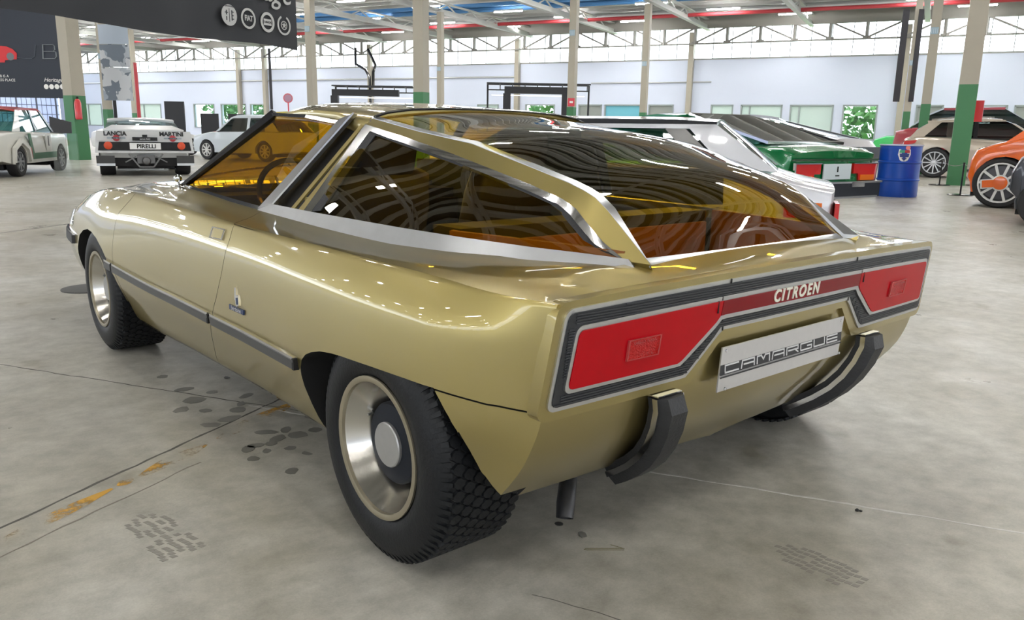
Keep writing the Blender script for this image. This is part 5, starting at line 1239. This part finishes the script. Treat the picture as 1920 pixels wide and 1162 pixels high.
def stanchion(px, py, h, label):
    q = at_z(px, py); e = empty('barrier_post', (q.x, q.y, 0)); tag(e, label, 'barrier post')
    MB().lathe([(.24, 0), (.24, .012), (.22, .02), (0, .03)], (0, 0, 0), (0, 0, 1), 28).build('base', gblack, e, True); MB().tube([(0, 0, .02), (0, 0, h)], .017, 10).build('post', gblack, e, True); MB().lathe([(0, 0), (.024, .005), (.02, .03), (0, .035)], (0, 0, h), (0, 0, 1), 12).build('finial', gblack, e, True)
    return Vector((q.x, q.y, h)), e
s1, s1e = stanchion(1800, 366, .62, 'thin black barrier post right of the green column, nearest of three'); s2, s2e = stanchion(1761, 347, .60, 'black barrier post in front of the champagne car wheel'); s3, s3e = stanchion(1830, 348, .60, 'black barrier post behind the others, right of the green column')
def rope(a, b, e_, sag=.08, r_=.006):
    pts = [a.lerp(b, t / 12) - Vector((0, 0, sag * 4 * (t / 12) * (1 - t / 12))) for t in range(13)]
    o = MB().tube([p_ - Vector((a.x, a.y, 0)) for p_ in pts], r_, 6).build('cord', gblack, e_, True)
rope(s2, s1, s2e); rope(s1, s3, s1e)
q = at_z(160, 542); e = MB().lathe([(.17, 0), (.17, .006), (.15, .009), (0, .010)], (q.x + .02, q.y, 0), (0, 0, 1), 36).build('floor_disc', M('charcoal_disc', (.06, .06, .06, 1), rough=.5), None, True); tag(e, 'flat black round base plate on the floor beside the front wheel', 'disc')

# tall black display board, low boards, clear stand
def board(name, px0, px1, py0, py1, dep, mat, label, cat='board', th=.05, yaw=None):
    a = at_d(px0, py1, dep); b = at_d(px1, py1, dep); zt = at_d((px0 + px1) / 2, py0, dep).z; z0 = at_d((px0 + px1) / 2, py1, dep).z
    c = (a + b) / 2; w = (b - a).xy.length; m = MB().box((c.x, c.y, (zt + z0) / 2), (w, th, zt - z0), rz=math.atan2(C_R.y, C_R.x) + (yaw or 0)); o = m.build(name, mat); tag(o, label, cat); return o, c, w, z0, zt
blk = M('display_black', (.012, .013, .018, 1), rough=.5)
board('display_board', 317, 353, 191, 312, 22.8, blk, 'tall matt black display board right of the white rally coupe')
board('display_board', 381, 414, 213, 292, 31, blk, 'black panel in front of the windows, left of the white hatchback')
board('display_board', 432, 462, 214, 286, 33, blk, 'small black panel behind the roof of the white hatchback')
a_ = at_d(93, 218, 21); b_ = at_d(134, 229, 21); c_ = at_d(135, 250, 21); d__ = at_d(95, 250, 21)
m = MB().prism([a_, b_, c_, d__], C_F.cross(Vector((0, 0, 1))).cross(Vector((0, 0, 1))).normalized() * .03); m.bar((c_ + d__) / 2, Vector((c_.x, c_.y, 0)).lerp(Vector((d__.x, d__.y, 0)), .5), .05); tag(m.build('information_board', blk), 'black slanted information board behind the rally saloon bonnet', 'board')
o, c, w, z0, zt = board('clear_screen', 104, 152, 250, 331, 17.2, glass('clear_acrylic', (.93, .96, .95, 1), refl=.05), 'clear acrylic screen standing on the floor beside the rally saloon', 'screen', .012)

# hydrant cabinet / extinguishers
pos, w, zg = CP['c1']; dv = (Vector((CAM_POS.x, CAM_POS.y, 0)) - Vector((pos.x, pos.y, 0))).normalized()
def extinguisher(q, label, s=1.0):
    e = empty('fire_extinguisher', q); e.scale = (s,) * 3; tag(e, label, 'fire extinguisher')
    MB().lathe([(.07, 0), (.085, .02), (.085, .42), (.06, .50), (.02, .53)], (0, 0, 0), (0, 0, 1), 20).build('cylinder', M('extinguisher_red', (.62, .02, .03, 1), rough=.3, coat=.5), e, True)
    MB().box((0, 0, .56), (.04, .12, .05)).tube([(0, .05, .56), (.08, .10, .45), (.10, .10, .2)], .012, 8).build('valve_hose', black, e, True); MB().box((.0, .088, .28), (.10, .01, .14)).build('label_plate', white_l, e)
q = Vector((pos.x, pos.y, 1.22)) + dv * .345 + C_R * .08; extinguisher(q, 'red extinguisher hung high on the leftmost green column', 1.15)
pos15, w15, zg15 = CP['c15']; q = at_d(1831, 222, 20.3); e = MB().box((q.x + .1, q.y, q.z + .18), (.16, .18, .52), rz=.3).build('hydrant_box', M('extinguisher_red')); tag(e, 'narrow red box just right of the nearest green column', 'box')

# column flags and cable ducts
def strip_on(px, py0, py1, dep, wpx, label, name='column_banner', cat='banner', mat=None):
    a = at_d(px, py0, dep); b = at_d(px, py1, dep); x_, y_ = (a.x + b.x) / 2, (a.y + b.y) / 2
    # vertical strip at its own place
    c = at_d(px + 0, (py0 + py1) / 2, dep); o = MB().box((c.x, c.y, (a.z + b.z) / 2), (wpx / F_PX * dep, .03, abs(a.z - b.z)), rz=math.atan2(C_R.y, C_R.x)).build(name, mat or M('banner_black', (.02, .02, .026, 1), rough=.7)); tag(o, label, cat)
strip_on(1690, 20, 190, 29.5, 12, 'long narrow black banner left of the slim column at the right'); strip_on(1718, 20, 190, 29.5, 9, 'long narrow black banner right of the slim column at the right')
strip_on(212, 40, 281, 35.5, 6, 'dark cable duct down the slim column beside the aerial banner', 'cable_duct', 'duct'); strip_on(507, 92, 205, 48, 5, 'dark duct on the wall column left of the round sign', 'cable_duct', 'duct')
o, c, w, z0, zt = board('safety_sign', 1064.5, 1077, 184, 199, 27.6, M('sign_red', (.65, .05, .08, 1), rough=.5), 'small red and white safety sign on a column', 'sign', .02)
MB().box((c.x, c.y, (z0 + zt) / 2), (w * .5, .03, (zt - z0) * .25), rz=math.atan2(C_R.y, C_R.x)).build('pictogram', white_l, o)
p1 = at_d(540, 184, 38); e = empty('round_sign', (p1.x, p1.y, 0)); tag(e, 'round pink and red sign on a pole behind the gold roof', 'sign')
vd = (CAM_POS - p1); vd.z = 0; vd.normalize(); MB().lathe([(.22, -.02), (.22, .02), (0, .02)], (0, 0, p1.z), vd, 24).build('sign_disc', M('sign_pink', (.60, .14, .18, 1), rough=.5), e); MB().lathe([(.17, .024), (0, .026)], (0, 0, p1.z), vd, 24, cap=False).build('sign_face', M('sign_mauve', (.42, .25, .35, 1), rough=.5), e); MB().tube([(0, 0, 0), (0, 0, p1.z - .2)], .03, 8).build('pole', M('sign_red'), e)

# exhibition gantries with black portals
def gantry(px0, px1, pyt, pyb, dep, label, legs, tpx0, tpx1, pyt2):
    a = at_d(px0, pyt, dep); b = at_d(px1, pyt, dep); e = empty('exhibition_gantry', ((a.x + b.x) / 2, (a.y + b.y) / 2, 0), math.atan2(C_R.y, C_R.x)); tag(e, label, 'gantry')
    w = (b - a).xy.length; zt = a.z; zb = at_d((px0 + px1) / 2, pyb, dep).z; k = F_PX / dep
    MB().box((0, 0, (zt + zb) / 2), (w, .3, zt - zb)).build('header', blk, e)
    for x in legs: MB().box((x * w / 2, 0, zb / 2), (.30, .3, zb)).build('portal_leg', blk, e)
    t0, t1 = (tpx0 - (px0 + px1) / 2) / k, (tpx1 - (px0 + px1) / 2) / k; z2 = at_d(px0, pyt2, dep).z; m = MB()
    m.bar((t0, .4, z2), (t1, .4, z2), .06); m.bar((t0, .4, z2 - .22), (t1, .4, z2 - .22), .05); m.bar((t0, -.4, z2), (t1, -.4, z2), .05)
    x = t0
    while x < t1: m.bar((x, .4, z2), (x, .4, z2 - .22), .035); m.bar((x, .4, z2), (x, -.4, z2), .035); x += .5
    m.build('lighting_truss', blk, e)
    for x in (t0, t1): MB().bar((x, .4, 0), (x, .4, z2), .07).build('truss_leg', blk, e)
    MB().box(((t0 + t1) / 2, .5, zb - .05), (abs(t1 - t0) * .92, .06, .03)).build('light_strip', M('warm_strip', (1, .97, .92, 1), emit=1.2), e)
gantry(623, 748, 167, 180, 34, 'black exhibition portal with lighting truss left of the broad column', (-.93,), 626, 776, 161); gantry(946, 1066, 162, 176, 32, 'black exhibition portal with truss frame right of the broad column', (-.92, .92), 914, 1106, 157)

# ---- large dark banner with round emblems, hanging over the left
A = at_d(557, 95, 12.0); B = at_d(-60, 14, 7.9); zb = A.z; B.z = zb; D = (A - B); D.z = 0; D.normalize(); nb = Vector((D.y, -D.x, 0)); nb = nb if nb.dot(CAM_POS - A) > 0 else -nb
bm_ = M('charcoal_fabric', (.028, .030, .036, 1), rough=.75, bump=.15, bscale=3)
e = empty('hanging_banner', (A.x, A.y, zb)); tag(e, 'huge charcoal fabric banner with four round white emblems, upper left', 'banner')
Lb = (A - B).xy.length + 2; v = []; NX, NZ = 60, 6
for i in range(NX + 1):
    for j in range(NZ + 1):
        s_ = Lb * i / NX; v.append(-D * s_ + nb * (.025 * math.sin(s_ * 3.1) + .012 * math.sin(s_ * 8.3 + 1)) + Vector((0, 0, 3.2 * j / NZ + .02 * math.sin(s_ * 2))))
ban = mesh_obj('fabric', v, grid_faces(NX + 1, NZ + 1), bm_, e, True, 0); MB().bar(Vector((0, 0, 3.22)), -D * Lb + Vector((0, 0, 3.22)), .06).build('hanging_rail', satin, e)
MB().bar(Vector((0, 0, 3.2)), Vector((0, 0, 3.9)), .012).bar(-D * 3 + Vector((0, 0, 3.2)), -D * 3 + Vector((0, 0, 3.9)), .012).build('suspension_wire', satin, e)
xd = D; zd = Vector((0, 0, 1)); gw_ = M('emblem_grey_white', (.50, .50, .50, 1), rough=.7)
def on_banner(px, py):
    d = ray(px, py); t = (A - CAM_POS).dot(nb) / d.dot(nb); return CAM_POS + d * t - Vector((A.x, A.y, zb))
def disc(c, r0, r1, nm, mat, n=36, a0=0, a1=2 * PI, off=.045):
    pts0 = [c + nb * off + (xd * math.cos(a0 + (a1 - a0) * k / n) + zd * math.sin(a0 + (a1 - a0) * k / n)) * r1 for k in range(n + 1)]; pts1 = [c + nb * off + (xd * math.cos(a0 + (a1 - a0) * k / n) + zd * math.sin(a0 + (a1 - a0) * k / n)) * max(r0, .001) for k in range(n + 1)]
    return MB().strip(pts0, pts1, nb * .004).build(nm, mat, e)
cs = [on_banner(*q) for q in ((425, 28.5), (461, 35), (497, 42), (528, 48))]; R0 = .135
fm_ = lambda c, dx=0, dz=0, off=.052: frame_mat(c + nb * off + xd * dx + zd * dz, xd, zd)
# cross and serpent roundel
disc(cs[0], 0, R0, 'round_emblem', gw_)
m = MB()
for x, z, w_, h_ in ((-.05, .03, .05, .012), (-.05, .03, .014, .06), (-.05, -.045, .012, .05), (.045, 0, .014, .13), (.06, .045, .035, .012), (.06, .0, .03, .012), (.06, -.045, .035, .012), (0, 0, .004, .17)): m.box(cs[0] + nb * .051 + xd * x + zd * z, (w_, .004, h_), rz=math.atan2(xd.y, xd.x))
m.build('emblem_detail', bm_, e); text_mesh('emblem_lettering', 'ALFA ROMEO', .030, bm_, e, fm_(cs[0], 0, .112), extrude=.001)
# FIAT wreath
disc(cs[1], R0 * .78, R0, 'round_emblem', gw_); text_mesh('emblem_lettering', 'FIAT', .10, gw_, e, fm_(cs[1]), extrude=.002, bold=.003, sx=.75)
# ring with shield bar
disc(cs[2], R0 * .72, R0, 'round_emblem', gw_); MB().box(cs[2] + nb * .047, (.15, .004, .085), rz=math.atan2(xd.y, xd.x)).build('shield_bar', gw_, e); text_mesh('emblem_lettering', 'LANCIA', .038, bm_, e, fm_(cs[2]), extrude=.001, bold=.001)
# open wreath with star
disc(cs[3], R0 * .80, R0, 'round_emblem', gw_, 36, math.radians(115), math.radians(425)); disc(cs[3], .05, .062, 'inner_ring', gw_)
m = MB(); pts = []
for k in range(10): t = PI / 2 + PI * k / 5; rr_ = .05 if k % 2 == 0 else .02; pts.append(cs[3] + nb * .047 + xd * rr_ * math.cos(t) + zd * rr_ * math.sin(t))
m.prism(pts, nb * .004); m.build('star', gw_, e)
text_mesh('script_lettering', 'Heritage', .42, gw_, e, fm_(on_banner(470, -22)), extrude=.002, shear=.35, bold=.002)

# ---- dark poster with a red car picture far left
dep = 28.5; pa = at_d(-70, 181, dep); pb = at_d(139, 181, dep); zt = at_d(30, 14, dep).z; z0 = pa.z; xp = (pb - pa); xp.z = 0; wp = xp.length; xp.normalize(); npst = Vector((xp.y, -xp.x, 0)); npst = npst if npst.dot(CAM_POS - pa) > 0 else -npst
e = empty('wall_poster', (pa.x, pa.y, z0)); tag(e, 'navy poster with a red car and outlined letters behind the leftmost column', 'poster')
navy = M('navy_poster', (.018, .025, .042, 1), rough=.6)
MB().prism([Vector((0, 0, 0)), xp * wp, xp * wp + Vector((0, 0, zt - z0)), Vector((0, 0, zt - z0))], -npst * .05).build('poster_sheet', navy, e)
def onp(px, py, off=.01):
    d = ray(px, py); t = (pa - CAM_POS).dot(npst) / d.dot(npst); return CAM_POS + d * t + npst * off - Vector((pa.x, pa.y, z0))
MB().prism([onp(*q) for q in ((-60, 117), (-60, 92), (-20, 84), (12, 87), (24, 92), (32, 100), (32, 111), (10, 113), (10, 117))], npst * .01).build('car_picture', M('print_red', (.62, .02, .03, 1), rough=.5), e)
c = onp(20, 106, .022); rx_ = 7 / F_PX * dep; MB().lathe([(rx_, 0), (rx_ * .7, .004), (0, .006)], c, npst, 20).build('wheel_picture', M('print_grey', (.15, .16, .18, 1), rough=.5), e)
m = MB(); pth = [(30, 108.5), (60, 110), (66, 106), (67, 84)]
for a, b in zip(pth, pth[1:]): m.bar(onp(*a), onp(*b), .03, .01)
pth = [(81, 84), (82, 110), (104, 110), (107, 107), (106, 98), (101, 96.5), (104, 94), (103, 86), (100, 84), (81, 84)]
m2 = MB()
for a, b in zip(pth, pth[1:]): m2.bar(onp(*a, .014), onp(*b, .014), .09, .012)
m2.bar(onp(82, 96.5, .014), onp(102, 96.5, .014), .055, .012)
m.build('outline_stroke', M('faint_print', (.10, .12, .15, 1), rough=.6), e); m2.build('outline_letter', M('letter_grey', (.32, .35, .38, 1), rough=.6), e)
pf_ = lambda px, py, off=.012: frame_mat(onp(px, py, off), xp, Vector((0, 0, 1)))
text_mesh('poster_lettering', 'THE HUB IS A', .125, white_l, e, pf_(17, 143), extrude=.001, align='RIGHT'); text_mesh('poster_lettering', 'PROGRESS PLACE', .125, white_l, e, pf_(29, 150.5), extrude=.001, align='RIGHT')
text_mesh('poster_lettering', 'Heritage', .19, white_l, e, pf_(100, 150), extrude=.001, shear=.35)
for px in (87, 97, 107, 117): MB().lathe([(.085, 0), (.08, .004), (0, .005)], onp(px, 162.5), npst, 18).build('round_emblem', white_l, e)

# ---- hanging aerial photo banner
dep = 32; pa2 = at_d(195, 188, dep); pb2 = at_d(250, 188, dep); zt2 = at_d(222, 50, dep).z; z02 = pa2.z
xq = (pb2 - pa2); xq.z = 0; wq = xq.length; xq.normalize(); nq = Vector((xq.y, -xq.x, 0)); nq = nq if nq.dot(CAM_POS - pa2) > 0 else -nq
e = empty('aerial_photo_banner', (pa2.x, pa2.y, z02)); tag(e, 'tall pale banner with a blue-grey aerial photograph, right of the slim column', 'banner')
am = M('aerial_print', (.45, .50, .58, 1), rough=.6); nt3 = am.node_tree; tc3 = nt3.nodes.new('ShaderNodeTexCoord'); vo = nt3.nodes.new('ShaderNodeTexVoronoi'); vo.inputs['Scale'].default_value = 3.2; vo.feature = 'F1'; vo.distance = 'CHEBYCHEV'
nz = nt3.nodes.new('ShaderNodeTexNoise'); nz.inputs['Scale'].default_value = 3; mxv = nt3.nodes.new('ShaderNodeMix'); mxv.data_type = 'RGBA'; mxv.inputs[0].default_value = .15
nt3.links.new(tc3.outputs['Object'], mxv.inputs['A']); nt3.links.new(nz.outputs['Color'], mxv.inputs['B']); nt3.links.new(tc3.outputs['Object'], nz.inputs['Vector']); nt3.links.new(mxv.outputs['Result'], vo.inputs['Vector'])
rp = nt3.nodes.new('ShaderNodeValToRGB'); rp.color_ramp.interpolation = 'CONSTANT'; el = rp.color_ramp.elements; el[0].color = (.62, .66, .72, 1); el[1].position = .55; el[1].color = (.20, .24, .30, 1)
for ps, cl_ in ((.2, (.40, .46, .55, 1)), (.35, (.70, .73, .78, 1)), (.75, (.5, .55, .62, 1))): x_ = el.new(ps); x_.color = cl_
nt3.links.new(vo.outputs['Color'], rp.inputs[0]); nt3.links.new(rp.outputs[0], nt3.nodes['Principled BSDF'].inputs['Base Color'])
H2 = zt2 - z02
MB().bar(Vector((0, 0, H2)), Vector((0, 0, 6.3 - z02)), .02).bar(xq * wq + Vector((0, 0, H2)), xq * wq + Vector((0, 0, 6.3 - z02)), .02).build('suspension_wire', satin, e)
for i, (a, b) in enumerate(((0, .44), (.445, .74), (.745, 1.0))):
    v = []; 
    for k in range(9):
        for zz in (a, b): v.append(xq * (wq * k / 8) + nq * (.10 * math.sin(PI * k / 8)) + Vector((0, 0, H2 * zz)))
    mesh_obj('photo_panel', v, grid_faces(9, 2), am if i < 2 else M('aerial_sky', (.50, .58, .70, 1), rough=.6), e, True, 0)
q = at_d(260, 205, 42); o = MB().tube([(q.x, q.y, 4.2), (q.x, q.y, 0)], .09, 10).build('riser_pipe', redp, None, True); tag(o, 'red vertical riser pipe beside the aerial photo banner', 'pipe')
# bent black cable ducts at the wall column
m = MB(); m.tube([at_d(666, 90, 46), at_d(667, 120, 46), at_d(685, 130, 46), at_d(693, 145, 46), at_d(695, 195, 46)], .08, 8); m.tube([at_d(690, 92, 46), at_d(704, 122, 46), at_d(700, 135, 46), at_d(700, 160, 46)], .08, 8); tag(m.build('cable_hose', gblack, None, True), 'bent black cable hoses on the wall column behind the left gantry', 'hose')
# ---- shrubs outside the clear windows
lf = M('leaf_green', (.10, .26, .05, 1), rough=.6, noise=.5, nscale=2); rl = random.Random(5); m = MB()
for px0, px1 in ((364, 500), (985, 1040), (1579, 1648)):
    a0, a1 = wall_a(px0) - 1.5, wall_a(px1) + 1.5
    for i in range(int(220 * (a1 - a0))):
        q = hall(rl.uniform(a0, a1), B1 + rl.uniform(2.0, 4.5), rl.uniform(0, 3.4)); s_ = rl.uniform(.14, .34)
        d1 = Vector((rl.uniform(-1, 1), rl.uniform(-1, 1), rl.uniform(-1, 1))).normalized() * s_; d2 = d1.cross(Vector((rl.uniform(-1, 1), rl.uniform(-1, 1), rl.uniform(-1, 1)))).normalized() * s_ * .5
        m.add([q - d1, q + d2, q + d1, q - d2], [(0, 1, 2, 3)])
tag(m.build('hedge_foliage', lf), kind='stuff')
gr = MB(); hbox(gr, (A0 + A1) / 2, B1 + 30, -.15, 200, 60, .1); tag(gr.build('outdoor_ground', M('outdoor_lawn', (.20, .30, .10, 1), rough=.9)), kind='structure')
